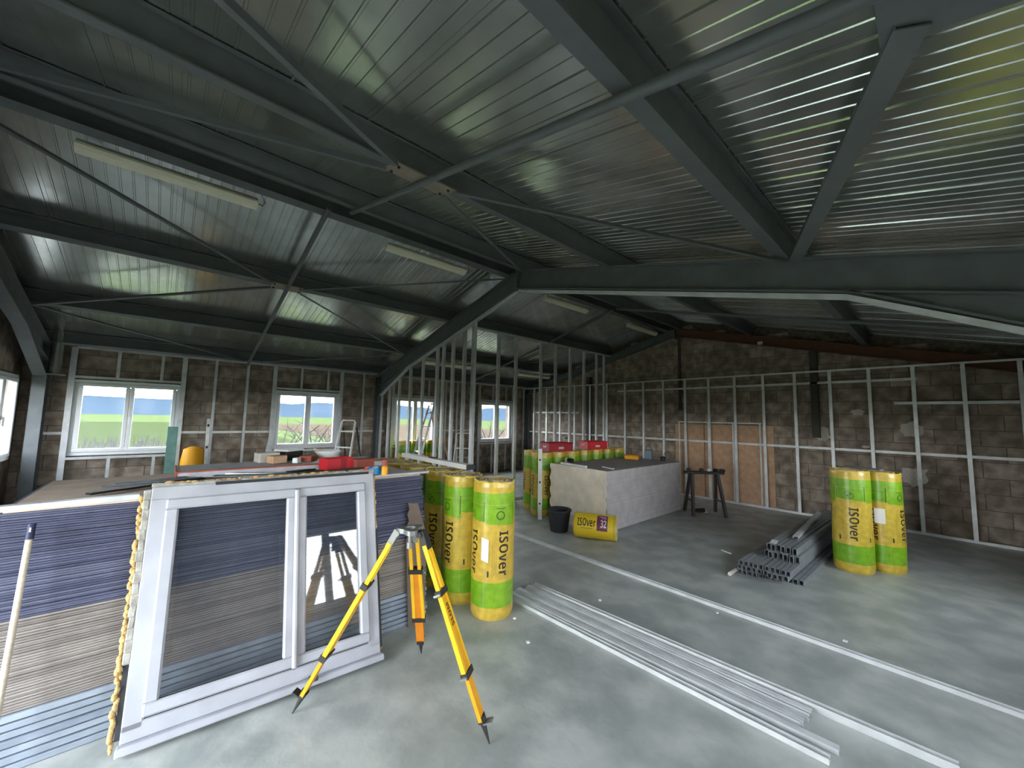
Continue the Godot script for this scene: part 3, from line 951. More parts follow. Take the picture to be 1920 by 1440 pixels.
# ---------------------------------------------------------------- left pile of plasterboard
func plasterboard_pile() -> void:
	var y := 0.0
	var k := 0
	var mesh_thin := {}
	var zr := -1.86
	while y < 1.235:
		var kind := 2
		var t := 0.0375
		if y > 0.26:
			kind = 1
			t = 0.0128
		if y > 0.69:
			kind = 0
			t = 0.0128
		var key: String = ["blue", "beige", "grey"][kind]
		if not mesh_thin.has(key):
			var st := S()
			box(st, Vector3(0, t / 2 - 0.0007, 0), Vector3(1.2, t - (0.0022 if kind < 2 else 0.008), 2.5), Basis.IDENTITY, 0.0015)
			mesh_thin[key] = st.commit()
		var o := inst("plasterboard", mesh_thin[key], M["%s%d" % [key, rng.randi_range(0, 2)]])
		var slant := -0.185 * y / 1.25
		o.position = Vector3(-3.16 - 0.6 + slant + rng.randf_range(-0.006, 0.006), y, zr + 1.25 + rng.randf_range(-0.012, 0.012))
		if kind == 0 and k % 14 == 3:
			o.position.x -= 0.015
		tag(o, ["blue-edged plasterboard in the upper part of the pile behind the leaning window", "beige-edged plasterboard in the middle of the pile behind the leaning window", "thick grey-edged board at the bottom of the pile behind the leaning window"][kind], "plasterboard", ["blue-edged boards of the left pile", "beige-edged boards of the left pile", "thick boards at the foot of the left pile"][kind])
		y += t
		k += 1
	# the pale top sheet
	var ts := S()
	box(ts, Vector3(0, 0.006, 0), Vector3(1.19, 0.012, 2.44), Basis.IDENTITY, 0.002)
	var tsh := put("top_sheet", ts, M.board_top)
	tsh.position = Vector3(-3.16 - 0.17 - 0.60, y + 0.001, zr + 1.25)
	tag(tsh, "pale pinkish board lying on top of the left plasterboard pile", "plasterboard")
	# bare front rail of galvanised track along the top edge
	var rs := S()
	chn(rs, onx(-40, 958, -3.36), onx(262, 930, -3.36), 0.06, 0.03, Vector3.DOWN)
	var ro := put("track_profile", rs, M.galv)
	tag(ro, "grey galvanised track lying along the top front edge of the left pile", "metal profile")
	ro.position.y += 0.015
	var r2 := S()
	box(r2, Vector3(0, 0, 0), Vector3(0.14, 0.02, 0.62), Basis.IDENTITY, 0.003)
	var r2o := put("board_offcut", r2, M.slab_face)
	r2o.position = Vector3(-3.41, y + 0.024, -1.62)
	tag(r2o, "narrow light grey board offcut on the pile corner beside the blue tape", "board offcut")
	# torn brown board at the end of the pile
	var bs := S()
	var bl := onx(782, 1165, -3.06)
	var pg := PackedVector2Array([Vector2(0, 0), Vector2(0.15, 0), Vector2(0.20, 0.70), Vector2(0.12, 1.0), Vector2(0.02, 1.02), Vector2(0.035, 0.96), Vector2(0.01, 0.92), Vector2(0.028, 0.86), Vector2(0.0, 0.82), Vector2(0.02, 0.76), Vector2(-0.005, 0.7)])
	extr(bs, pg, Transform3D(Basis(Vector3(0, 0, -1), Vector3(-0.14, 0.99, 0), Vector3(0.99, 0.14, 0)), Vector3(-3.128, 0.0, -1.66)), 0.012)
	tag(put("torn_board", bs, M.torn), "torn brown board leaning on the left pile beside the leaning window", "board")

# ---------------------------------------------------------------- old window leaning on the pile
func leaning_window() -> void:
	var A := Vector3(-2.955, 0.0, 0.06)
	var B := Vector3(-2.865, 0.0, -1.30)
	var W := A.distance_to(B)
	var ex := (B - A).normalized()
	var back := ex.cross(Vector3.UP).normalized() * -1.0     # away from the camera
	if back.x > 0:
		back = -back
	var lean := deg_to_rad(16.0)
	var ey := (Vector3.UP * cos(lean) + back * sin(lean)).normalized()
	var ez := ex.cross(ey).normalized()                       # out of the front
	if ez.x < 0:
		ez = -ez
	var H := 1.335
	var o := thing("old_window", "old white two-pane window leaning against the plasterboard pile", "window", A + Vector3(0, 0.03, 0), "", Basis(ex, ey, ez))
	# for a proper rotation ez must equal ex x ey
	if ex.cross(ey).dot(ez) < 0.0:
		o.transform.basis = Basis(ex, ey, ex.cross(ey))
	var f := S()
	var t := 0.085
	box(f, Vector3(W / 2, t / 2 + 0.02, 0), Vector3(W, t, 0.06), Basis.IDENTITY, 0.006)
	box(f, Vector3(W / 2, H - t / 2, 0), Vector3(W, t, 0.06), Basis.IDENTITY, 0.006)
	box(f, Vector3(t / 2, H / 2, 0), Vector3(t, H - 2 * t + 0.03, 0.06), Basis.IDENTITY, 0.006)
	box(f, Vector3(W - t / 2, H / 2, 0), Vector3(t, H - 2 * t + 0.03, 0.06), Basis.IDENTITY, 0.006)
	put("outer_frame", f, M.pvc_old, o)
	var split := W * 0.585
	for k in 2:
		var a := t - 0.01 if k == 0 else split
		var b := split if k == 0 else W - t + 0.01
		var y0 := t + 0.03
		var y1 := H - t + 0.005
		var s := S()
		var q := 0.065
		box(s, Vector3((a + b) / 2, y0 + q / 2, 0.022), Vector3(b - a, q, 0.06), Basis.IDENTITY, 0.01)
		box(s, Vector3((a + b) / 2, y1 - q / 2, 0.022), Vector3(b - a, q, 0.06), Basis.IDENTITY, 0.01)
		box(s, Vector3(a + q / 2, (y0 + y1) / 2, 0.022), Vector3(q, y1 - y0 - 2 * q + 0.01, 0.06), Basis.IDENTITY, 0.01)
		box(s, Vector3(b - q / 2, (y0 + y1) / 2, 0.022), Vector3(q, y1 - y0 - 2 * q + 0.01, 0.06), Basis.IDENTITY, 0.01)
		var sash := put("casement", s, M.pvc_old, o)
		var g := S()
		box(g, Vector3((a + b) / 2, (y0 + y1) / 2, 0.018), Vector3(b - a - 2 * q + 0.01, y1 - y0 - 2 * q + 0.01, 0.014))
		put("pane", g, M.glass_old, sash)
		var gk := S()
		for e in [y0 + q + 0.002, y1 - q - 0.002]:
			box(gk, Vector3((a + b) / 2, e, 0.03), Vector3(b - a - 2 * q, 0.004, 0.012))
		put("gasket", gk, M.gasket, sash)
	var md := S()
	box(md, Vector3(split, (H) / 2 + 0.01, 0.062), Vector3(0.035, H - 2 * t - 0.02, 0.03), Basis.IDENTITY, 0.012)
	put("meeting_stile", md, M.pvc_old, o)
	var sl := S()
	box(sl, Vector3(W / 2, 0.0, 0.035), Vector3(W + 0.02, 0.04, 0.085), Basis.IDENTITY, 0.006)
	put("sill", sl, M.pvc_old, o)
	# side reveal: a strip of dark rebate and crusted mortar, with squeezed-out foam along the left and top
	var rb := S()
	box(rb, Vector3(-0.012, H * 0.33, -0.02), Vector3(0.024, H * 0.6, 0.05))
	put("rebate_strip", rb, M.gasket, o)
	var mc := S()
	for k in 16:
		var yy := 0.42 + k * 0.058
		box(mc, Vector3(-0.014 + rng.randf_range(-0.004, 0.004), yy, 0.0), Vector3(0.034 + rng.randf_range(-0.008, 0.01), 0.064, 0.055), Basis(Vector3.BACK, rng.randf_range(-0.1, 0.1)), 0.006)
	put("mortar_crust", mc, M.mortar_crust, o)
	var mt := S()
	for k in 24:
		var xx := 0.03 + k * (W - 0.05) / 23.0
		box(mt, Vector3(xx, H + 0.006 + rng.randf_range(-0.003, 0.006), 0.0), Vector3(0.066, 0.02 + rng.randf_range(0, 0.012), 0.05), Basis(Vector3.BACK, rng.randf_range(-0.15, 0.15)), 0.005)
	put("mortar_crust", mt, M.mortar_crust, o)
	var fm := S()
	for k in 120:
		var yy := 0.0 + k * (H - 0.06) / 119.0
		blob(fm, Vector3(-0.038 + rng.randf_range(-0.009, 0.009), yy, -0.005 + rng.randf_range(-0.014, 0.014)), Vector3(0.012, 0.020, 0.018) * rng.randf_range(0.55, 1.2))
	put("foam_bead", fm, M.foam, o)
	var fr := S()
	for k in 40:
		var yy := 0.05 + k * (H - 0.1) / 39.0
		blob(fr, Vector3(W + 0.014 + rng.randf_range(-0.005, 0.005), yy, -0.02), Vector3(0.013, 0.024, 0.025) * rng.randf_range(0.7, 1.3))
	put("foam_bead", fr, M.foam, o)
	var fj := S()
	box(fj, Vector3(W + 0.008, H * 0.35, -0.005), Vector3(0.016, H * 0.62, 0.05))
	put("rebate_strip", fj, M.gasket, o)
	var ft := S()
	for k in 44:
		var xx := 0.02 + k * (W - 0.04) / 43.0
		blob(ft, Vector3(xx, H + 0.022 + rng.randf_range(-0.004, 0.004), -0.012), Vector3(0.024, 0.011, 0.022) * rng.randf_range(0.7, 1.3))
	put("foam_bead", ft, M.foam, o)
	var tpst := S()
	box(tpst, Vector3(W * 0.60, H - 0.004, 0.031), Vector3(W * 0.74, 0.020, 0.006))
	put("rebate_strip", tpst, M.gasket, o)
	# dowel block on the sill where the tripod foot stands
	var bk := S()
	box(bk, Vector3(W * 0.66, 0.03, 0.10), Vector3(0.05, 0.03, 0.05), Basis.IDENTITY, 0.004)
	put("sill_clip", bk, M.iron, o)
	# broom handle leaning on the pile
	var bt := fl(-6, 1452)
	bt.x = -3.0
	var tp := onx(60, 982, -3.235)
	bt = Vector3(-2.99, 0.0, 0.50)
	var br := thing("broom_handle", "wooden stick with navy grip leaning on the left pile", "broomstick", bt)
	var s1 := S()
	var dv := tp - bt
	tube(s1, [dv * 0.07, dv * 0.94], 0.0135, 12)
	put("shaft", s1, M.stick, br)
	var s2 := S()
	tube(s2, [dv * 0.935, dv * 1.0], 0.0165, 12)
	tube(s2, [dv * 0.0, dv * 0.075], 0.0165, 12)
	put("grip", s2, M.navy, br)
	var s3 := S()
	box(s3, dv * 0.975 + Vector3(0.016, 0, 0), Vector3(0.004, 0.03, 0.006))
	put("hanging_hole", s3, M.white, br)

func blob(st: SurfaceTool, c: Vector3, s: Vector3) -> void:
	# a small lumpy ball
	var R := 5
	var seg := 7
	var P := []
	for i in R + 1:
		var rowp := []
		var a := PI * i / R
		for k in seg:
			var t := TAU * k / seg + i * 0.4
			rowp.append(Vector3(sin(a) * cos(t), cos(a), sin(a) * sin(t)))
		P.append(rowp)
	for i in R:
		for k in seg:
			var a: Vector3 = P[i][k]
			var b: Vector3 = P[i][(k + 1) % seg]
			var d: Vector3 = P[i + 1][(k + 1) % seg]
			var e: Vector3 = P[i + 1][k]
			for f in [[a, b, d], [a, d, e]]:
				if (f[1] - f[0]).cross(f[2] - f[0]).length() < 1e-6:
					continue
				var flip: bool = (f[1] - f[0]).cross(f[2] - f[0]).dot(f[0] + f[1] + f[2]) > 0.0
				var order = [f[0], f[2], f[1]] if flip else f
				for v in order:
					st.set_normal(v)
					st.set_uv(Vector2.ZERO)
					st.add_vertex(c + v * s)

# ---------------------------------------------------------------- surveying tripod
func tripod() -> void:
	var feet := [fl(548, 1338), fl(918, 1395), fl(790, 1225)]
	var head := fl(770, 989, 1.12)
	var o := thing("survey_tripod", "yellow and orange surveying tripod standing before the leaning window", "tripod", Vector3(head.x, 0, head.z))
	var org := Vector3(head.x, 0, head.z)
	var hc := head - org
	# head plate: rounded triangle with a round hole
	var hd := thing_part("head", o)
	var st := S()
	var outer := []
	for k in 36:
		var t := TAU * k / 36.0
		var rr := 0.070 + 0.018 * cos(3.0 * (t - feet_angle(feet[0], org)))
		outer.append(Vector2(cos(t) * rr, sin(t) * rr))
	for k in 36:
		var a: Vector2 = outer[k]
		var b: Vector2 = outer[(k + 1) % 36]
		var ai := a.normalized() * 0.032
		var bi := b.normalized() * 0.032
		for yy in [0.0, -0.028]:
			quad(st, hc + Vector3(a.x, yy, a.y), hc + Vector3(b.x, yy, b.y), hc + Vector3(bi.x, yy, bi.y), hc + Vector3(ai.x, yy, ai.y), hc + Vector3(0, -0.014, 0))
		quad(st, hc + Vector3(a.x, 0, a.y), hc + Vector3(b.x, 0, b.y), hc + Vector3(b.x, -0.028, b.y), hc + Vector3(a.x, -0.028, a.y), hc + Vector3(0, -0.014, 0))
		quad(st, hc + Vector3(ai.x, 0, ai.y), hc + Vector3(bi.x, 0, bi.y), hc + Vector3(bi.x, -0.028, bi.y), hc + Vector3(ai.x, -0.028, ai.y), hc + Vector3(ai.x, -0.014, ai.y) * 4.0)
	put("head_plate", st, M.alu, hd)
	var sc := S()
	tube(sc, [hc + Vector3(0, -0.03, 0), hc + Vector3(0, -0.10, 0)], 0.012, 10)
	tube(sc, [hc + Vector3(0, -0.085, 0), hc + Vector3(0, -0.12, 0)], 0.02, 10)
	put("fixing_screw", sc, M.alu, hd)
	var sans := SystemFont.new()
	sans.font_names = PackedStringArray(["Droid Sans"])
	sans.font_weight = 700
	for k in 3:
		var ft: Vector3 = feet[k] - org
		var out := Vector3(ft.x, 0, ft.z).normalized()
		var tp := hc + out * 0.085 + Vector3(0, -0.035, 0)
		var dir := (ft - tp).normalized()
		var L := tp.distance_to(ft)
		var side := dir.cross(Vector3.UP).normalized()
		var leg := Node3D.new()
		leg.name = "leg"
		o.add_child(leg, true)
		var nrm := side.cross(dir).normalized()
		if nrm.dot(out) < 0.0:
			nrm = -nrm
		var P := func(s: float, u: float, d: float) -> Vector3:
			return tp + dir * (L * s) + side * u + nrm * d
		# hinge shoulder
		var hg := S()
		bar(hg, P.call(-0.02, 0, 0), P.call(0.075, 0, 0), 0.058, 0.036, nrm)
		tube(hg, [hc + out * 0.072 + side * 0.04 + Vector3(0, -0.03, 0), hc + out * 0.072 - side * 0.04 + Vector3(0, -0.03, 0)], 0.017, 10)
		put("hinge", hg, M.iron if k == 1 else M.alu, leg)
		# two upper rails with a gap, then the wide sliding board between them
		for s in [-1, 1]:
			var r := S()
			bar(r, P.call(0.05, 0.022 * s, 0), P.call(0.68, 0.033 * s, 0), 0.021, 0.026, nrm)
			put("rail", r, M.yellow, leg)
		var bd := S()
		bar(bd, P.call(0.28, 0, 0), P.call(0.68, 0, 0), 0.052, 0.022, nrm)
		bar(bd, P.call(0.67, 0, 0), P.call(0.89, 0, 0), 0.056, 0.021, nrm)
		put("sliding_board", bd, M.orange if k != 2 else M.orange_deep, leg)
		for e in [0.275, 0.665]:
			var cl := S()
			bar(cl, P.call(e, 0, 0), P.call(e + 0.028, 0, 0), 0.094, 0.040, nrm)
			put("clamp", cl, M.iron, leg)
			var kb := S()
			tube(kb, [P.call(e + 0.014, 0.044, 0), P.call(e + 0.014, 0.062, 0)], 0.007, 8)
			bar(kb, P.call(e + 0.014, 0.062, -0.02), P.call(e + 0.014, 0.062, 0.022), 0.012, 0.012, side)
			put("clamp_screw", kb, M.alu, leg)
		# steel shoe with point and tread
		var sh := S()
		tube(sh, [P.call(0.875, 0, 0), P.call(0.93, 0, 0), P.call(1.0, 0, 0)], 0.024, 10, 0.003)
		bar(sh, P.call(0.873, 0, 0), P.call(0.90, 0, 0), 0.05, 0.03, nrm)
		put("shoe", sh, M.iron, leg)
		var td := S()
		box(td, P.call(0.905, 0, 0.035), Vector3(0.045, 0.008, 0.05), Basis(side, nrm.cross(side).normalized(), nrm))
		put("tread", td, M.alu if k == 1 else M.iron, leg)
		if k == 1:
			# painted lettering along the board
			var tm := TextMesh.new()
			tm.text = "SLOM"
			tm.font = sans
			tm.font_size = 64
			tm.pixel_size = 0.00075
			tm.depth = 0.0012
			var l := inst("lettering", tm, M.black, leg)
			var tx := -dir
			l.transform = Transform3D(Basis(tx, nrm.cross(tx).normalized(), nrm), P.call(0.40, 0, 0.0115))
func feet_angle(f: Vector3, org: Vector3) -> float:
	return atan2(f.z - org.z, f.x - org.x)
func thing_part(called: String, parent: Node) -> Node3D:
	var o := Node3D.new()
	o.name = called
	parent.add_child(o, true)
	return o

# ---------------------------------------------------------------- insulation rolls
func roll_mesh(r: float, h: float, s: float) -> Mesh:
	var st := S()
	lathe(st, [Vector2(r * 0.93, 0.0), Vector2(r * 0.985, 0.03), Vector2(r, 0.08), Vector2(r * 1.005, h * 0.3), Vector2(r * 0.99, h * 0.55), Vector2(r * 1.0, h * 0.8), Vector2(r * 0.985, h - 0.04), Vector2(r * 0.96, h)], 40, Vector3.ZERO, 1.0, 0.012, s)
	return st.commit()
func wool_mesh(r: float, y: float, s: float) -> Mesh:
	# the coiled wool showing in the open end: rings of a spiral with an uneven top
	var st := S()
	var turns := 6
	var seg := 26
	var N := turns * seg
	var pts := []
	var rr := RandomNumberGenerator.new()
	rr.seed = int(s * 100) + 3
	for i in N + 1:
		var t := TAU * i / seg
		var ra := lerpf(0.012, r * 0.93, float(i) / N)
		pts.append(Vector3(cos(t + s) * ra, y - 0.006 + rr.randf_range(-0.006, 0.008), sin(t + s) * ra))
	tube(st, pts, 0.0145, 6)
	lathe(st, [Vector2(0.001, y - 0.02), Vector2(r * 0.96, y - 0.02)], 20)
	return st.commit()
func film_rim(r: float, y: float, s: float) -> Mesh:
	var st := S()
	var pts := []
	var rr := RandomNumberGenerator.new()
	rr.seed = int(s * 77) + 5
	for i in 33:
		var t := TAU * i / 32.0
		var q := r * (0.945 + rr.randf_range(-0.03, 0.01))
		pts.append(Vector3(cos(t) * q, y + rr.randf_range(-0.004, 0.010), sin(t) * q))
	tube(st, pts, 0.008, 6)
	return st.commit()
func roll(label: String, at: Vector3, r: float, h: float, turn: float, group: String, tint := 0, b := Basis.IDENTITY) -> Node3D:
	var o := thing("insulation_roll", label, "insulation roll", at, group, b * Basis(Vector3.UP, turn))
	inst("film_wrap", roll_mesh(r, h, turn), M["wrap%d" % tint], o)
	inst("wool_coil", wool_mesh(r, h, turn), M.wool, o)
	inst("film_edge", film_rim(r, h, turn), M.wrap_edge, o)
	return o
func rolls() -> void:
	var wt := wrap_texture()
	M.wrap_short = StandardMaterial3D.new()
	M.wrap_short.albedo_texture = short_wrap()
	M.wrap_short.roughness = 0.35
	for k in 3:
		var m := StandardMaterial3D.new()
		m.albedo_texture = wt
		m.albedo_color = [Color(0.92, 0.91, 0.88), Color(0.90, 0.91, 0.86), Color(0.86, 0.90, 0.84)][k]
		m.roughness = 0.32
		m.clearcoat_enabled = true
		m.clearcoat = 0.3
		m.clearcoat_roughness = 0.25
		M["wrap%d" % k] = m
	M.wrap_edge = mat(rgb(226, 196, 70), 0.4)
	var gr := "rolls standing in a row at the end of the left pile"
	var row := [[-2.90, -2.39, 2.05, "yellow-green insulation roll with white sticker, first of the row behind the tripod"], [-3.33, -2.33, 0.9, "second yellow-green insulation roll of the row behind the tripod"], [-3.755, -2.36, 2.7, "third insulation roll of the row, half hidden behind the second"], [-4.17, -2.26, 1.2, "fourth insulation roll of the row behind the tripod"], [-4.59, -2.25, 0.2, "fifth insulation roll of the row, under the long white case"], [-5.02, -2.20, 2.2, "last insulation roll of the row, next to the orange tape"]]
	for k in row.size():
		var q = row[k]
		var o := roll(q[3], Vector3(q[0], 0, q[1]), 0.2 if k < 2 else 0.205, 1.2, q[2], gr, 0 if k == 0 else 1)
		if k == 0:
			var st := S()
			# paper sticker bent round the film, facing the camera
			var face := atan2(-q[1], -q[0]) + 0.36
			var rr := 0.2055
			for i in 5:
				var t0 := face - 0.17 + i * 0.068
				var t1 := t0 + 0.068
				var rot := Basis(Vector3.UP, q[2]).inverse()
				var a := rot * Vector3(cos(t0) * rr, 0.50 + 0.004 * i, sin(t0) * rr)
				var b := rot * Vector3(cos(t1) * rr, 0.504 + 0.004 * i, sin(t1) * rr)
				quad(st, a, b, b + Vector3(0, 0.20, 0), a + Vector3(0, 0.20, 0), Vector3.ZERO)
			put("sticker", st, M.white, o)
	# by the third window
	for k in 3:
		roll("green-wrapped insulation roll below the third window", Vector3(-9.55, 0, -4.72 - k * 0.44), 0.2, 1.12, k * 1.3, "rolls below the third window", 1)
	# behind the middle pile
	for k in 7:
		roll("insulation roll in the row behind the middle plasterboard pile", Vector3(-5.17, 0, -5.42 - 0.42 * k), 0.195, 1.14, k * 1.1 + 0.4, "rolls behind the middle pile", 1)
	roll("narrow-looking insulation roll beside the white leaning level", Vector3(-5.60, 0, -5.62), 0.195, 1.14, 1.9, "", 1)
	# beside the profile stack
	var pr := fl(1592, 1072)
	roll("insulation roll at the end of the grey profile stack", Vector3(pr.x + 0.03, 0, pr.z - 0.17), 0.2, 1.22, 2.45, "", 1)
	var r2 := roll("insulation roll with white sticker beside the roll at the profile stack", Vector3(pr.x + 0.29, 0, pr.z - 0.50), 0.2, 1.2, 1.9, "", 1)
	var sk := S()
	box(sk, Basis(Vector3.UP, -1.9) * Vector3(-0.01, 0.68, 0.2), Vector3(0.10, 0.18, 0.012), Basis(Vector3.UP, -1.9))
	put("sticker", sk, M.white, r2)
	# the short roll lying on the floor
	var a := fl(1075, 1010) + Vector3(0, 0.185, 0)
	var b := fl(1153, 1020) + Vector3(0, 0.185, 0)
	a += Vector3(-0.06, 0, -0.12)
	b += Vector3(-0.06, 0, -0.12)
	var dir := (b - a)
	dir.y = 0
	var y := dir.normalized()
	var x := Vector3.UP
	var z := x.cross(y)
	var lie := thing("insulation_roll", "short insulation roll lying on its side before the middle pile", "insulation roll", a, "", Basis(x, y, z) * Basis(Vector3.UP, deg_to_rad(-121.0)))
	inst("film_wrap", roll_mesh(0.185, dir.length(), 0.3), M.wrap_short, lie)
	inst("wool_coil", wool_mesh(0.185, dir.length(), 0.3), M.wool, lie)
	inst("film_edge", film_rim(0.185, dir.length(), 0.3), M.wrap_edge, lie)

# ---------------------------------------------------------------- middle pile
func short_wrap() -> ImageTexture:
	var n := 512
	var im := Image.create(n, n, false, Image.FORMAT_RGB8)
	im.fill(rgb(222, 190, 44))
	im.fill_rect(Rect2i(0, 0, n, 26), rgb(200, 170, 60))
	im.fill_rect(Rect2i(0, 150, 60, 300), rgb(140, 190, 30))
	var sans := SystemFont.new()
	sans.font_names = PackedStringArray(["Droid Sans"])
	sans.font_weight = 700
	for k in 3:
		var x := 110 + k * 150
		paint_text(im, "ISOver", sans, 70, Vector2(x, 350), PI / 2 * 3.0, rgb(46, 38, 30))
		im.fill_rect(Rect2i(x + 36, 270, 3, 150), rgb(90, 76, 40))
	im.fill_rect(Rect2i(196, 90, 110, 130), rgb(110, 50, 84))
	paint_text(im, "32", sans, 66, Vector2(262, 140), PI / 2 * 3.0, rgb(236, 226, 226))
	im.fill_rect(Rect2i(210, 104, 5, 90), rgb(220, 200, 210))
	im.fill_rect(Rect2i(222, 104, 4, 60), rgb(220, 200, 210))
	im.generate_mipmaps()
	return ImageTexture.create_from_image(im)
func centre_pile() -> void:
	var x0 := -4.86
	var x1 := -3.66
	var z0 := -7.98
	var z1 := -5.36
	var y := 0.0
	var k := 0
	while y < 0.95:
		var t := 0.0128
		var st := S()
		box(st, Vector3(0, t / 2, 0), Vector3(x1 - x0, t - 0.0012, z1 - z0), Basis.IDENTITY, 0.0012)
		var o := put("plasterboard", st, M.gyps if k % 3 != 1 else M.gyps2)
		o.position = Vector3((x0 + x1) / 2 + rng.randf_range(-0.004, 0.004) + 0.012 * sin(y * 6.0), y, (z0 + z1) / 2 + rng.randf_range(-0.004, 0.004))
		tag(o, "grey plasterboard in the big square pile in the middle of the room", "plasterboard", "boards of the middle pile")
		y += t
		k += 1
	# the cream face board standing against the end, with a wavy cut edge
	var pg := PackedVector2Array()
	for i in 14:
		var f := i / 13.0
		pg.append(Vector2(0.0 + 0.02 * sin(i * 1.9), 0.13 + f * 0.85))
	for i in 14:
		var f := 1.0 - i / 13.0
		pg.append(Vector2(1.20 + 0.018 * sin(i * 2.3 + 1.0), 0.12 + f * 0.85))
	var cs := S()
	extr(cs, pg, Transform3D(Basis.IDENTITY, Vector3(x0, 0, z1 + 0.012)), 0.014)
	tag(put("cream_board", cs, M.cream), "cream board with ragged cut edge covering the end of the middle pile", "plasterboard")
	var tl := S()
	extr(tl, PackedVector2Array([Vector2(0, 0), Vector2(0.16, 0), Vector2(0.22, 0.14), Vector2(0.06, 0.16)]), Transform3D(Basis(Vector3(0.98, 0, 0.1), Vector3(0, 1, -0.1), Vector3(-0.1, 0.1, 0.98)), Vector3(-4.42, 0.0, z1 + 0.06)), 0.013)
	tag(put("board_scrap", tl, M.plaster), "small cream board scrap standing behind the black bucket", "board offcut")
	# things lying on it
	var ty := y + 0.001
	var lv := S()
	box(lv, Vector3(0, 0.022, 0), Vector3(0.62, 0.04, 0.05), Basis.IDENTITY, 0.004)
	var lo := put("white_profile", lv, M.white)
	lo.position = fl(1075, 874, ty)
	lo.rotation.y = -0.1
	tag(lo, "white profile length lying along the front of the middle pile", "profile")
	var l2 := S()
	box(l2, Vector3(0, 0.008, 0), Vector3(0.30, 0.015, 0.04))
	var l2o := put("white_strip", l2, M.white)
	l2o.position = fl(1140, 878, ty)
	l2o.rotation.y = -0.35
	tag(l2o, "short white strip lying near the edge of the middle pile", "strip")
	var dr := thing("cordless_drill", "small black and white power tool on the middle pile", "power tool", fl(1063, 867, ty))
	var d1 := S()
	box(d1, Vector3(0, 0.045, 0), Vector3(0.07, 0.09, 0.07), Basis.IDENTITY, 0.012)
	put("battery", d1, M.white_dirty, dr)
	var d2 := S()
	tube(d2, [Vector3(0.03, 0.05, 0), Vector3(0.14, 0.05, 0)], 0.04, 10)
	box(d2, Vector3(0.14, 0.03, 0.02), Vector3(0.06, 0.06, 0.06), Basis.IDENTITY, 0.01)
	put("body", d2, M.black, dr)
	# yellow case
	var yc := thing("yellow_case", "yellow tool case lying on the middle pile", "tool case", fl(1184, 861, ty))
	var y1 := S()
	box(y1, Vector3(0, 0.05, 0), Vector3(0.30, 0.10, 0.22), Basis(Vector3.UP, 0.5), 0.02)
	put("body", y1, M.yellow_case, yc)
	var y2 := S()
	box(y2, Vector3(0, 0.075, 0), Vector3(0.306, 0.006, 0.226), Basis(Vector3.UP, 0.5))
	put("seam", y2, M.brown_dark, yc)
	# grey tool bucket / battery box
	var gb := thing("grey_canister", "grey-blue metal canister with wire handle on the middle pile", "canister", fl(1216, 861, ty))
	var g1 := S()
	box(g1, Vector3(0, 0.10, 0), Vector3(0.15, 0.20, 0.17), Basis(Vector3.UP, 0.4), 0.012)
	put("body", g1, M.tool_grey, gb)
	var g2 := S()
	tube(g2, [Vector3(-0.06, 0.2, 0.02), Vector3(-0.05, 0.28, 0.0), Vector3(0.0, 0.31, 0), Vector3(0.05, 0.28, 0), Vector3(0.06, 0.2, -0.02)], 0.005, 6)
	put("handle", g2, M.iron, gb)
	var sp := thing("small_pot", "small dark pot with a stick on the corner of the middle pile", "pot", fl(1243, 864, ty))
	var p1 := S()
	lathe(p1, [Vector2(0.001, 0), Vector2(0.045, 0.0), Vector2(0.055, 0.08), Vector2(0.04, 0.09), Vector2(0.001, 0.085)], 14)
	put("body", p1, M.iron, sp)
	var p2 := S()
	tube(p2, [Vector3(0, 0.05, 0), Vector3(0.06, 0.19, 0.02)], 0.005, 6)
	put("stick", p2, M.iron, sp)
	# red crates on the rolls
	var cr := [[fl(1043, 848, 1.15), 0.55, 0.30, 1.32, M.red_dark, "dark red plastic crate on the rolls beside the white level"], [fl(1122, 843, 1.15), 0.50, 0.34, 1.25, M.red, "bright red plastic crate with white mark on the rolls"]]
	for c in cr:
		var at: Vector3 = c[0]
		at.x = -5.17
		var o := thing("red_crate", c[5], "crate", Vector3(at.x, 1.157, [-5.85, -7.05][cr.find(c)]), "red crates", Basis(Vector3.UP, c[3]))
		var s := S()
		var L: float = c[1]
		var Wd: float = c[2]
		var hh := 0.16
		box(s, Vector3(0, 0.006, 0), Vector3(L, 0.012, Wd))
		for e in [-1, 1]:
			box(s, Vector3(e * L / 2, hh / 2, 0), Vector3(0.012, hh, Wd), Basis.IDENTITY, 0.003)
			box(s, Vector3(0, hh / 2, e * Wd / 2), Vector3(L, hh, 0.012), Basis.IDENTITY, 0.003)
		put("body", s, c[4], o)
		var rm := S()
		for e in [-1, 1]:
			box(rm, Vector3(e * L / 2, hh, 0), Vector3(0.03, 0.022, Wd + 0.03), Basis.IDENTITY, 0.006)
			box(rm, Vector3(0, hh, e * Wd / 2), Vector3(L + 0.03, 0.022, 0.03), Basis.IDENTITY, 0.006)
		put("rim", rm, c[4], o)
		var gp := S()
		box(gp, Vector3(0, 0.07, Wd / 2 + 0.008), Vector3(0.12, 0.04, 0.006), Basis.IDENTITY)
		box(gp, Vector3(-L / 2 - 0.008, 0.09, 0), Vector3(0.006, 0.035, 0.12), Basis.IDENTITY)
		put("grip_label", gp, M.white_dirty, o)
	# black bucket
	var bk := fl(1043, 999)
	var bo := thing("black_bucket", "black plastic mason's bucket on the floor before the middle pile", "bucket", Vector3(bk.x - 0.05, 0, bk.z - 0.12))
	var bs := S()
	lathe(bs, [Vector2(0.001, 0.0), Vector2(0.135, 0.0), Vector2(0.14, 0.01), Vector2(0.185, 0.32), Vector2(0.20, 0.325), Vector2(0.20, 0.345), Vector2(0.182, 0.345), Vector2(0.132, 0.03), Vector2(0.001, 0.03)], 28)
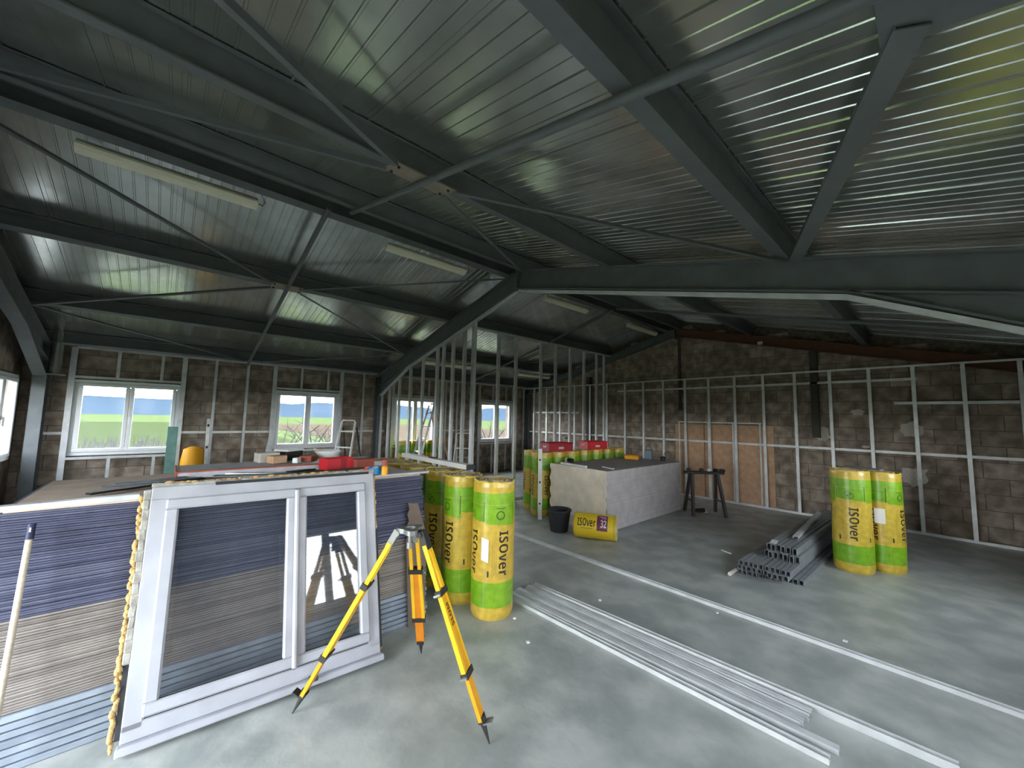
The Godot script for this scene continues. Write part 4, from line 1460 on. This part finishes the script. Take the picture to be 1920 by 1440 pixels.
	put("body", bs, M.rubber, bo)
	var bh := S()
	for s in [-1, 1]:
		box(bh, Vector3(0, 0.30, s * 0.195), Vector3(0.07, 0.05, 0.02), Basis.IDENTITY, 0.005)
	put("lug", bh, M.rubber, bo)
	# white level leaning on the rolls
	var la := fl(1012, 974)
	var lb := onz(1027, 828, -5.18)
	lb = Vector3(-4.95, 1.24, -5.15)
	var lz := thing("spirit_level", "white spirit level leaning on the pile beside the rolls", "spirit level", la)
	var ls := S()
	bar(ls, Vector3.ZERO, lb - la, 0.07, 0.028, Vector3(0.5, 0, 0.86))
	put("body", ls, M.white, lz)
	for f in [0.22, 0.52, 0.84]:
		var vs := S()
		var c: Vector3 = (lb - la) * f
		box(vs, c, Vector3(0.03, 0.03, 0.034), frame(la, lb, Vector3(0.5, 0, 0.86)).basis)
		put("vial", vs, M.gasket, lz)
	sawhorse()

func sawhorse() -> void:
	var c := (fl(1285, 968) + fl(1330, 962)) * 0.5
	var o := thing("sawhorse", "dark folding sawhorse workbench beside the middle pile", "sawhorse", Vector3(c.x + 0.07, 0, c.z - 0.16), "", Basis(Vector3.UP, 0.75))
	var H := 0.80
	for e in [-1, 1]:
		for s in [-1, 1]:
			var st := S()
			bar(st, Vector3(e * 0.30, 0.0, s * 0.24), Vector3(e * 0.24, H - 0.02, s * 0.05), 0.07, 0.045, Vector3.RIGHT)
			put("leg", st, M.iron, o)
		var br := S()
		bar(br, Vector3(e * 0.282, 0.27, -0.19), Vector3(e * 0.282, 0.27, 0.19), 0.03, 0.02)
		put("spreader", br, M.iron, o)
	var tp := S()
	box(tp, Vector3(0, H, 0), Vector3(0.74, 0.05, 0.12), Basis.IDENTITY, 0.008)
	put("top_beam", tp, M.black, o)
	var jw := S()
	for e in [-0.3, -0.05, 0.22, 0.34]:
		box(jw, Vector3(e, H + 0.05, 0.02), Vector3(0.06, 0.06, 0.10), Basis(Vector3.UP, e * 2.0), 0.01)
	put("jaw", jw, M.black, o)
	var tl := S()
	box(tl, Vector3(0.1, H + 0.055, -0.01), Vector3(0.07, 0.06, 0.06), Basis.IDENTITY, 0.012)
	put("clamp_handle", tl, M.white_dirty, o)
	# grinder left on the floor below it
	var g := thing("angle_grinder", "black and white angle grinder on the floor under the sawhorse", "power tool", o.position + Vector3(-0.12, 0, 0.0), "", Basis(Vector3.UP, 0.9))
	var g1 := S()
	tube(g1, [Vector3(-0.13, 0.05, 0), Vector3(0.12, 0.05, 0)], 0.035, 10, 0.045)
	put("body", g1, M.black, g)
	var g2 := S()
	tube(g2, [Vector3(0.15, 0.02, 0), Vector3(0.15, 0.075, 0)], 0.04, 12)
	put("gear_head", g2, M.alu, g)
	var g3 := S()
	lathe(g3, [Vector2(0.001, 0.012), Vector2(0.062, 0.012), Vector2(0.062, 0.02), Vector2(0.001, 0.02)], 20, Vector3(0.15, 0.0, 0))
	put("disc", g3, M.white_dirty, g)

# ---------------------------------------------------------------- stack of steel studs
func profile_stack() -> void:
	var w := 0.05
	var L := 3.0
	# nested pair of studs: closed box with open ends, in two depths
	var meshes := []
	var t := 0.003
	for h in [0.055, 0.078]:
		var st := S()
		for q in [[Vector3(0, t / 2, 0), Vector3(w - 0.008, t, L)], [Vector3(0, h - t / 2 - 0.002, 0), Vector3(w - 0.008, t, L)], [Vector3(-w / 2 + t / 2 + 0.004, h / 2, 0), Vector3(t, h - 0.002, L)], [Vector3(w / 2 - t / 2 - 0.004, h / 2, 0), Vector3(t, h - 0.002, L)]]:
			box(st, q[0], q[1])
		meshes.append(st.commit())
	var org := Vector3(-1.73, 0, -5.22)
	var turn := -0.02
	# [row, first column, count, shift along the length]
	var rows := [[0, 0.0, 12, 0.0], [1, 0.0, 10, -0.02], [2, 0.02, 10, -0.03], [3, 0.17, 7, -0.40], [4, 0.19, 6, -0.44]]
	var b := Basis(Vector3.UP, turn)
	for r in rows:
		for k in r[2]:
			var o := inst("steel_stud", meshes[0] if r[0] < 3 else meshes[1], M.galv_dark)
			o.basis = b
			o.position = org + b * Vector3(r[1] + (k + 0.5) * w + (0.012 if k > 4 else 0.0), (r[0] * 0.055 if r[0] < 3 else 0.165 + (r[0] - 3) * 0.078), r[3] - L / 2 + rng.randf_range(-0.02, 0.03) - (0.02 * k if r[0] == 0 else 0.0))
			tag(o, "grey steel stud in the low stack on the floor beside the insulation rolls", "metal profile", "studs of the floor stack")
	var ps := S()
	chn(ps, Vector3.ZERO, Vector3(0.1, 0.0, 2.0), 0.06, 0.03, Vector3.DOWN)
	var po := put("loose_stud", ps, M.galv_lit)
	po.position = org + Vector3(0.30, 0.325 + 0.033, -2.9)
	tag(po, "loose bright steel stud lying on top of the stud stack", "metal profile")
	var cp := S()
	box(cp, Vector3(0, 0.003, 0), Vector3(0.07, 0.006, 0.10), Basis(Vector3.RIGHT, 0.25))
	var co := put("metal_offcut", cp, M.galv_lit)
	co.position = org + Vector3(0.26, 0.325, -0.52)
	tag(co, "bright metal offcut lying at the front of the stud stack top", "metal offcut")
	# plastic bundle behind the stack
	var pb := S()
	for i in 14:
		blob(pb, Vector3(rng.randf_range(-0.08, 0.08), 0.10 + i * 0.03, rng.randf_range(-0.2, 0.2)), Vector3(0.10, 0.08, 0.13))
	var pbo := put("plastic_bundle", pb, M.grey2)
	pbo.position = Vector3(-0.93, 0.0, -7.2)
	tag(pbo, "crumpled blue-grey plastic wrap between the stud stack and the roll", "plastic wrap")
	# a lone tube of rolled paper on the floor
	var pa := fl(1368, 1076, 0.024)
	var pc := fl(1400, 1055, 0.024)
	var ts := S()
	tube(ts, [Vector3.ZERO, pc - pa], 0.022, 10)
	var to := put("paper_tube", ts, M.white_dirty)
	to.position = pa
	tag(to, "pale thin tube lying on the floor left of the stud stack", "tube")
	var tpl := S()
	bar(tpl, Vector3.ZERO, Vector3(0.36, 0.0, 0.24), 0.06, 0.02)
	var pr := fl(1592, 1072)
	var tpo := put("dark_plank", tpl, M.steel)
	tpo.position = Vector3(pr.x - 0.03, 1.252, pr.z - 0.46)
	tag(tpo, "short dark plank lying across the tops of the two rolls", "plank")
	# small chips of white debris
	for q in [[1362, 1035, 0.16], [1430, 1062, 0.05], [1125, 1126, 0.03], [975, 1130, 0.03], [965, 1160, 0.025], [1000, 1140, 0.03], [1075, 1153, 0.03], [990, 1205, 0.025], [1585, 1203, 0.03], [995, 915, 0.3], [1345, 1150, 0.02]]:
		var d := S()
		var c := fl(q[0], q[1])
		box(d, Vector3(0, 0.005, 0), Vector3(q[2], 0.010, minf(q[2], 0.03)), Basis(Vector3.UP, rng.randf() * 1.5 - 1.2), 0.002)
		var dn := put("debris_chip", d, M.white)
		dn.position = c
		tag(dn, "tiny white debris chip lying on the concrete floor", "debris", "white chips on the floor")

# ---------------------------------------------------------------- long profiles on the floor
func floor_profiles() -> void:
	var ln := [
		[Vector2(948, 1118), Vector2(1556, 1431), 0.0, "bright track profile at the near edge of the floor bundle"],
		[Vector2(952, 1113), Vector2(1574, 1414), 0.0, "bright track profile second in the floor bundle"],
		[Vector2(962, 1110), Vector2(1500, 1368), 0.0, "shorter grey profile third in the floor bundle"],
		[Vector2(972, 1108), Vector2(1508, 1360), 0.0, "shorter grey profile fourth in the floor bundle"],
		[Vector2(982, 1106), Vector2(1516, 1352), 0.0, "shorter grey profile fifth in the floor bundle"],
		[Vector2(990, 1103), Vector2(1522, 1342), 0.0, "shorter grey profile sixth in the floor bundle"],
		[Vector2(1000, 1100), Vector2(1800, 1450), 0.0, "long bright profile at the far edge of the floor bundle"]]
	for k in ln.size():
		var q = ln[k]
		var a := fl(q[0].x, q[0].y)
		var b := fl(q[1].x, q[1].y)
		var st := S()
		chn(st, Vector3.ZERO, b - a, 0.046, 0.03 if k != 6 else 0.045, Vector3.UP if k % 2 == 0 else Vector3.DOWN)
		var o := put("track_profile", st, M.galv_lit)
		o.position = a + Vector3(0, 0.0 if k % 2 == 0 else 0.031, 0)
		tag(o, q[3], "metal profile", "long profiles on the floor")

# ---------------------------------------------------------------- clutter on the left pile
func pile_clutter() -> void:
	var ty := 1.263
	# slab with reddish film
	var sl := thing("sandwich_slab", "grey slab with rusty red film edge lying at the back of the left pile", "panel", Vector3(-4.26, ty, -0.92))
	var s1 := S()
	box(s1, Vector3(0, 0.026, 0), Vector3(0.52, 0.052, 1.66), Basis.IDENTITY, 0.004)
	put("core", s1, M.slab_face, sl)
	var s2 := S()
	box(s2, Vector3(0.255, 0.055, 0), Vector3(0.03, 0.010, 1.67), Basis.IDENTITY, 0.002)
	box(s2, Vector3(0, 0.03, 0.833), Vector3(0.526, 0.058, 0.008))
	put("film", s2, M.slab_film, sl)
	# strips and profiles lying on the pile
	var strips := [
		[Vector2(165, 928), Vector2(380, 898), 0.05, 0.014, "black", "black metal strip lying on the pale top of the left pile"],
		[Vector2(215, 912), Vector2(350, 899), 0.06, 0.012, "slate", "dark slate strip lying next to the black strip on the left pile"],
		[Vector2(190, 922), Vector2(300, 911), 0.05, 0.012, "slate", "short slate strip at the edge of the pale top board"],
		[Vector2(425, 893), Vector2(572, 894), 0.045, 0.03, "galv_lit", "light channel lying across the left pile behind the leaning window"],
		[Vector2(447, 885), Vector2(500, 884), 0.05, 0.02, "white", "white strip under the dark angle on the left pile"],
		[Vector2(490, 882), Vector2(596, 872), 0.05, 0.02, "slate", "dark angle profile on the left pile before the red film slab"],
		[Vector2(540, 887), Vector2(605, 879), 0.05, 0.016, "black", "short black angle on the left pile near the red box"],
		[Vector2(570, 893), Vector2(690, 884), 0.10, 0.02, "slate", "wide slate-grey board strip near the red box on the left pile"],
		[Vector2(400, 900), Vector2(560, 896), 0.06, 0.012, "slate", "flat slate strip right behind the top of the leaning window"]]
	for k in strips.size():
		var q = strips[k]
		var a := fl(q[0].x, q[0].y, ty)
		var b := fl(q[1].x, q[1].y, ty)
		var st := S()
		bar(st, Vector3(0, q[3] / 2, 0), b - a + Vector3(0, q[3] / 2, 0), q[2], q[3])
		var o := put("metal_strip", st, M[q[4]])
		o.position = a + Vector3(0, 0.012 * (k % 3), 0)
		tag(o, q[5], "strip", "strips on the left pile")
	# red open box
	var rb := thing("red_box", "red open cardboard box on the left pile", "box", fl(630, 882, ty) + Vector3(0, 0.02, 0), "", Basis(Vector3.UP, 0.25))
	var r := S()
	var L := 0.26
	var Wd := 0.14
	var hh := 0.10
	box(r, Vector3(0, 0.003, 0), Vector3(Wd, 0.006, L))
	for e in [-1, 1]:
		box(r, Vector3(e * Wd / 2, hh / 2, 0), Vector3(0.005, hh, L))
		box(r, Vector3(0, hh / 2, e * L / 2), Vector3(Wd, hh, 0.005))
	put("body", r, M.red, rb)
	var rf := S()
	box(rf, Vector3(Wd / 2 + 0.002, hh * 0.5, -0.03), Vector3(0.004, hh * 0.9, 0.06))
	put("dark_flap", rf, M.red_dark, rb)
	var bb := S()
	box(bb, Vector3(0, 0.04, 0), Vector3(0.11, 0.08, 0.20), Basis(Vector3.UP, 0.2), 0.005)
	var bo := put("brick_carton", bb, M.red_brick)
	bo.position = fl(679, 879, ty) + Vector3(0, 0.02, 0)
	tag(bo, "brick-red closed carton beside the red open box", "box")
	# tape rolls
	var tp := [[703, 888, "blue_tape", 0.05, 0.055, "blue adhesive tape roll on the corner of the left pile"], [721, 890, "orange_tape", 0.026, 0.075, "yellow-orange bottle on the corner of the left pile"], [689, 887, "red", 0.03, 0.05, "red tape roll next to the blue tape"]]
	for q in tp:
		var o := thing("tape_roll" if q[2] != "orange_tape" else "glue_bottle", q[5], "tape roll" if q[2] != "orange_tape" else "bottle", fl(q[0], q[1], ty + 0.035))
		var st := S()
		if q[2] == "orange_tape":
			lathe(st, [Vector2(0.001, 0), Vector2(q[3], 0), Vector2(q[3], q[4] * 0.8), Vector2(q[3] * 0.6, q[4])], 16)
			put("body", st, M[q[2]], o)
			var ct := S()
			lathe(ct, [Vector2(q[3] * 0.9, q[4]), Vector2(q[3] * 0.9, q[4] + 0.05), Vector2(0.001, q[4] + 0.052)], 14)
			put("cap", ct, M.red_brick, o)
		else:
			lathe(st, [Vector2(q[3] * 0.6, 0.0), Vector2(q[3], 0.0), Vector2(q[3], q[4]), Vector2(q[3] * 0.6, q[4]), Vector2(q[3] * 0.6, 0.0)], 22)
			put("tape", st, M[q[2]], o)
			var co := S()
			lathe(co, [Vector2(q[3] * 0.52, 0.0), Vector2(q[3] * 0.6, 0.0), Vector2(q[3] * 0.6, q[4] + 0.001), Vector2(q[3] * 0.52, q[4] + 0.001), Vector2(q[3] * 0.52, 0.0)], 18)
			put("core", co, M.cream, o)
	# boxes and trays on the slab
	var sy := ty + 0.062
	var items := [
		[500, 866, Vector3(0.13, 0.09, 0.18), "white_dirty", "white carton standing on the red film slab", "carton"],
		[519, 868, Vector3(0.10, 0.07, 0.14), "brown", "brown carton in front of the white carton on the slab", "carton"],
		[541, 862, Vector3(0.16, 0.09, 0.2), "black", "black tool case on the red film slab", "tool case"],
		[541, 861, Vector3(0.17, 0.02, 0.22), "white", "flat white tray lying on the black tool case", "tray"],
		[556, 868, Vector3(0.05, 0.05, 0.07), "white", "small white box on the slab before the brick-coloured bag", "box"],
		[578, 865, Vector3(0.12, 0.06, 0.16), "red_brick", "brick-coloured bag on the red film slab", "bag"]]
	for k in items.size():
		var q = items[k]
		var st := S()
		var sz: Vector3 = q[2]
		box(st, Vector3(0, sz.y / 2, 0), sz, Basis(Vector3.UP, 0.2 + 0.15 * k), 0.006)
		var o := put(["white_carton", "brown_carton", "tool_case", "white_tray", "small_box", "mortar_bag"][k], st, M[q[3]])
		o.position = fl(q[0], q[1], sy) + Vector3(0, 0.09 if k == 3 else 0.0, 0)
		if k == 3:
			o.position.x = fl(541, 862, sy).x
			o.position.z = fl(541, 862, sy).z
		tag(o, q[4], q[5])
	var tray := thing("mortar_tray", "white mortar trough on the red film slab under the second window", "trough", fl(614, 861, sy))
	var tr := S()
	lathe(tr, [Vector2(0.001, 0.0), Vector2(0.07, 0.0), Vector2(0.12, 0.09), Vector2(0.13, 0.09), Vector2(0.126, 0.08), Vector2(0.065, 0.008), Vector2(0.001, 0.008)], 20)
	put("body", tr, M.white, tray)
	var hd := S()
	tube(hd, [Vector3(0.02, 0.05, 0.0), Vector3(-0.06, 0.11, 0.12)], 0.011, 8)
	put("trowel_handle", hd, M.stick, tray)
	# long white case lying on the rolls
	var ca := fl(765, 858, 1.235)
	var cbv := fl(858, 876, 1.235)
	ca = Vector3(-4.85, 1.24, -2.42)
	cbv = Vector3(-3.35, 1.24, -2.42)
	var lc := thing("long_case", "long white aluminium straightedge case lying on the roll tops", "straightedge", ca)
	var l1 := S()
	bar(l1, Vector3(0, 0.03, 0), cbv - ca + Vector3(0, 0.03, 0), 0.09, 0.05)
	put("body", l1, M.white, lc)
	var l2 := S()
	bar(l2, cbv - ca + Vector3(0.0, 0.03, 0), cbv - ca + Vector3(0.03, 0.03, 0), 0.094, 0.054)
	put("end_cap", l2, M.black, lc)
	var l3 := S()
	bar(l3, (cbv - ca) * 0.45 + Vector3(0, 0.06, 0), (cbv - ca) * 0.53 + Vector3(0, 0.06, 0), 0.05, 0.015)
	put("clip", l3, M.black, lc)

# ---------------------------------------------------------------- things along the far walls
func ladder(label: String, at: Vector3, turn: float, h: float, w0: float, w1: float, spread: float, steps: int, m: Material, m2: Material, deep := 0.08) -> void:
	var o := thing("stepladder", label, "stepladder", at, "", Basis(Vector3.UP, turn))
	for s in [-1, 1]:
		var st := S()
		bar(st, Vector3(s * w0 / 2, 0, spread / 2), Vector3(s * w1 / 2, h, 0.03), 0.045, 0.024, Vector3.RIGHT)
		put("front_rail", st, m, o)
		var s2 := S()
		bar(s2, Vector3(s * w0 / 2, 0, -spread / 2), Vector3(s * w1 / 2, h * 0.93, -0.02), 0.035, 0.02, Vector3.RIGHT)
		put("rear_rail", s2, m2, o)
		var fs := S()
		box(fs, Vector3(s * w0 / 2, 0.02, spread / 2), Vector3(0.035, 0.04, 0.055))
		put("foot", fs, M.black, o)
	for k in steps:
		var f := (k + 1.0) / (steps + 0.6)
		var st := S()
		box(st, Vector3(0, h * f, lerpf(spread / 2, 0.03, f) - 0.02), Vector3(lerpf(w0, w1, f), 0.025, deep), Basis.IDENTITY, 0.004)
		put("step", st, m, o)
	var tp := S()
	tube(tp, [Vector3(-w1 / 2, h, 0.03), Vector3(-w1 / 2 + 0.03, h + 0.04, 0.03), Vector3(w1 / 2 - 0.03, h + 0.04, 0.03), Vector3(w1 / 2, h, 0.03)], 0.014, 8)
	put("top_rail", tp, m, o)
	var cr := S()
	bar(cr, Vector3(-w0 * 0.47, h * 0.25, -spread * 0.38), Vector3(w0 * 0.47, h * 0.25, -spread * 0.38), 0.025, 0.015)
	put("rear_brace", cr, m2, o)
	var c2 := S()
	bar(c2, Vector3(-w0 * 0.42, h * 0.6, -spread * 0.2), Vector3(w0 * 0.42, h * 0.6, -spread * 0.2), 0.025, 0.015)
	put("rear_brace", c2, m2, o)
func far_things() -> void:
	var p1 := onz(665, 870, -3.45)
	ladder("white and black stepladder before the partition by the second window", Vector3(-9.0, 0, -3.1), 0.55, 1.62, 0.5, 0.36, 0.7, 4, M.white, M.iron)
	ladder("tall old stepladder with brown rails before the third window", Vector3(-8.35, 0, -4.85), -0.15, 2.05, 0.62, 0.34, 1.15, 6, M.alu, M.brown)
	ladder("low white step stool with round top rail behind the partition", Vector3(-7.7, 0, -5.35), 0.7, 1.36, 0.42, 0.34, 0.55, 2, M.white, M.white_dirty)
	# teal board standing at the first window
	var tb := S()
	box(tb, Vector3(0, 0.95, 0), Vector3(0.013, 1.9, 0.15), Basis.IDENTITY, 0.002)
	var to := put("teal_board", tb, M.teal)
	to.position = Vector3(-9.15, 0.0, -0.02)
	to.position = Vector3(onx(320, 850, -9.75).x, 0.0, onx(320, 850, -9.75).z)
	to.scale.y = onx(322, 800, -9.75).y / 1.9
	tag(to, "teal moisture-resistant board strip standing upright by the first window", "board")
	# long level leaning at the wall
	var lo := onx(386, 868, -9.7)
	var lh := onx(391, 785, -9.85)
	lo.y = 0.0
	var sl := thing("spirit_level", "aluminium spirit level leaning on the window wall by the yellow sack", "spirit level", Vector3(lo.x + 0.05, 0, lo.z))
	var ls := S()
	bar(ls, Vector3.ZERO, Vector3(-0.12, lh.y, lh.z - lo.z), 0.06, 0.025, Vector3.RIGHT)
	put("body", ls, M.alu, sl)
	var lv := S()
	box(lv, Vector3(-0.08, lh.y * 0.66, (lh.z - lo.z) * 0.66), Vector3(0.03, 0.05, 0.035))
	box(lv, Vector3(-0.105, lh.y * 0.92, (lh.z - lo.z) * 0.92), Vector3(0.03, 0.05, 0.035))
	put("vial", lv, M.gasket, sl)
	# yellow sack
	var ya := onx(355, 870, -9.8)
	var ys := S()
	lathe(ys, [Vector2(0.001, 0), Vector2(0.17, 0.0), Vector2(0.185, 0.3), Vector2(0.18, 0.8), Vector2(0.15, 1.06), Vector2(0.06, 1.10), Vector2(0.001, 1.11)], 18, Vector3.ZERO, 0.6, 0.05)
	var yo := put("yellow_sack", ys, M.yellow_case)
	yo.position = Vector3(-9.78, 0, onx(369, 850, -9.8).z + 0.06)
	tag(yo, "yellow sack standing against the window wall beside the level", "sack")
	# galvanised duct in the corner
	var va := onx(101, 610, -9.8)
	var vb := onx(101, 703, -9.8)
	var vo := thing("vent_duct", "shiny galvanised vent duct with flange hanging in the dark corner", "duct", Vector3(-9.8, vb.y, vb.z))
	var vs := S()
	lathe(vs, [Vector2(0.075, 0.0), Vector2(0.075, va.y - vb.y)], 20)
	put("pipe", vs, M.sheet, vo)
	var vf := S()
	lathe(vf, [Vector2(0.075, 0.0), Vector2(0.13, 0.0), Vector2(0.13, 0.015), Vector2(0.075, 0.02)], 20)
	put("flange", vf, M.alu, vo)
	# wall lamp and small gable lamp
	var gl := S()
	var gp := onz(1425, 646, ZG + 0.35)
	tube(gl, [gp, gp + Vector3(0, 0.06, 0)], 0.05, 12)
	tag(put("round_lamp", gl, M.white_dirty), "small white round lamp fixed below the gable rafter", "lamp")
	# leaning timber at the partition and grey board left of the corner
	var lb := S()
	bar(lb, Vector3(-9.75, 0.0, -1.55), Vector3(-9.95, 1.25, -1.75), 0.10, 0.02, Vector3.RIGHT)
	tag(put("grey_offcut", lb, M.galv), "grey metal offcut leaning on the wall left of the second window", "metal offcut")
	# electric cable hole on gable
	var eb := S()
	tube(eb, [Vector3(-8.2, 1.17, ZG - 0.01), Vector3(-8.2, 1.17, ZG + 0.025)], 0.035, 12)
	tag(put("socket_box", eb, M.black), "black round socket box in the lit gable blocks", "socket box")

# ---------------------------------------------------------------- outside
func outside() -> void:
	var gy := -3.2
	var st := S()
	box(st, Vector3(0, gy - 0.5, 0), Vector3(1600, 1.0, 1600))
	tag(put("meadow", st, M.straw), "pale meadow around the building seen through the windows", "ground").set_meta("kind", "structure")
	var q := S()
	box(q, Vector3(-120, gy + 0.04, 20), Vector3(190, 0.1, 74))
	tag(put("green_field", q, M.grass), "bright green field beyond the first window", "field")
	var f := S()
	box(f, Vector3(-110, gy + 0.06, -62), Vector3(160, 0.1, 74))
	tag(put("brown_field", f, M.field_brown), "brown ploughed field beyond the second window", "field")
	# hills far away
	for k in 2:
		var h := S()
		var dist: float = [760.0, 520.0][k]
		var pts := []
		var ns := FastNoiseLite.new()
		ns.seed = 7 + k
		ns.frequency = 0.9
		for i in 61:
			var a := deg_to_rad(120.0 + i * 3.0)
			var e := (22.0 + 14.0 * ns.get_noise_1d(i * 0.22)) if k == 0 else (3.0 + 3.0 * ns.get_noise_1d(i * 0.8))
			pts.append([Vector3(cos(a) * dist, gy - 1.0, sin(a) * -dist * -1.0), e - gy + 1.0])
		for i in 60:
			var a0: Vector3 = pts[i][0]
			var a1: Vector3 = pts[i + 1][0]
			var c0: Vector3 = a0 * 1.12 + Vector3(0, pts[i][1], 0)
			var c1: Vector3 = a1 * 1.12 + Vector3(0, pts[i + 1][1], 0)
			var b0: Vector3 = a0 * 1.3
			var b1: Vector3 = a1 * 1.3
			quad(h, a0, a1, c1, c0, Vector3(0, -400, 0))
			quad(h, c0, c1, b1, b0, Vector3(0, -400, 0))
		tag(put("hill_range", h, M.hill), ["far wooded hills on the horizon beyond the windows", "low wooded rise in front of the far hills"][k], "hills")
	# bare trees
	var spots := [[Vector3(-29, gy, -5.6), 4.6, "bare tree beyond the left pane of the second window"], [Vector3(-31, gy, -8.2), 5.2, "bare tree beyond the right pane of the second window"], [Vector3(-30, gy, -23.8), 5.4, "bare tree beyond the window by the gable corner"], [Vector3(-34, gy, -10.4), 4.4, "small bare tree behind the others beyond the second window"]]
	for s in spots:
		bare_tree(s[0] + Vector3(0, 0.12, 0), s[1], s[2])
	# scrubby hedge under the first window
	var hg := S()
	var rr := RandomNumberGenerator.new()
	rr.seed = 99
	for i in 900:
		var p := Vector3(-24.0 + rr.randf_range(-2.2, 2.2), gy + 0.13, rr.randf_range(-1.4, 3.4))
		var hh := rr.randf_range(2.2, 3.7)
		var lean := Vector3(rr.randf_range(-0.6, 0.6), hh, rr.randf_range(-0.6, 0.6))
		tube(hg, [p, p + lean * 0.5 + Vector3(rr.randf_range(-0.1, 0.1), 0, rr.randf_range(-0.1, 0.1)), p + lean], 0.034, 4, 0.012)
		tube(hg, [p + lean * 0.5, p + lean * 0.8 + Vector3(rr.randf_range(-0.5, 0.5), 0.2, rr.randf_range(-0.5, 0.5))], 0.018, 4, 0.006)
	var ho := put("scrub_hedge", hg, M.hedge)
	tag(ho, "bare twiggy scrub below the first window outside", "hedge").set_meta("kind", "stuff")
	# pale shed beyond the third window
	var sd := thing("pale_shed", "pale lilac house beyond the third window", "house", Vector3(-52, gy + 0.12, -33.5), "", Basis(Vector3.UP, 0.4))
	var s1 := S()
	box(s1, Vector3(0, 1.7, 0), Vector3(5, 3.4, 4))
	put("wall", s1, M.house, sd)
	var s2 := S()
	extr(s2, PackedVector2Array([Vector2(-2.8, 3.4), Vector2(2.8, 3.4), Vector2(0, 4.9)]), Transform3D(Basis.IDENTITY, Vector3(0, 0, -2.2)), 4.4)
	put("roof", s2, M.tile, sd)

func bare_tree(at: Vector3, h: float, label: String) -> void:
	var o := thing("bare_tree", label, "tree", at, "bare trees outside")
	var r := RandomNumberGenerator.new()
	r.seed = int(absf(at.z) * 100.0)
	var tr := S()
	tube(tr, [Vector3.ZERO, Vector3(0.1, h * 0.25, 0), Vector3(0.0, h * 0.45, 0.1)], 0.14, 7, 0.09)
	put("trunk", tr, M.bark, o)
	var bs := S()
	for i in 9:
		var a := TAU * i / 9.0 + r.randf() * 0.5
		var p0 := Vector3(0, h * r.randf_range(0.3, 0.45), 0.05)
		var p1 := p0 + Vector3(cos(a) * h * 0.2, h * r.randf_range(0.15, 0.25), sin(a) * h * 0.2)
		var p2 := p1 + Vector3(cos(a) * h * 0.12, h * r.randf_range(0.12, 0.25), sin(a) * h * 0.12)
		tube(bs, [p0, p1, p2], 0.06, 5, 0.015)
		for k in 5:
			var f := r.randf_range(0.3, 1.0)
			var q := p0.lerp(p1, f) if k < 2 else p1.lerp(p2, f)
			var e := q + Vector3(r.randf_range(-0.6, 0.6), r.randf_range(0.2, 0.8), r.randf_range(-0.6, 0.6))
			tube(bs, [q, e], 0.022, 4, 0.006)
	put("branches", bs, M.bark, o)
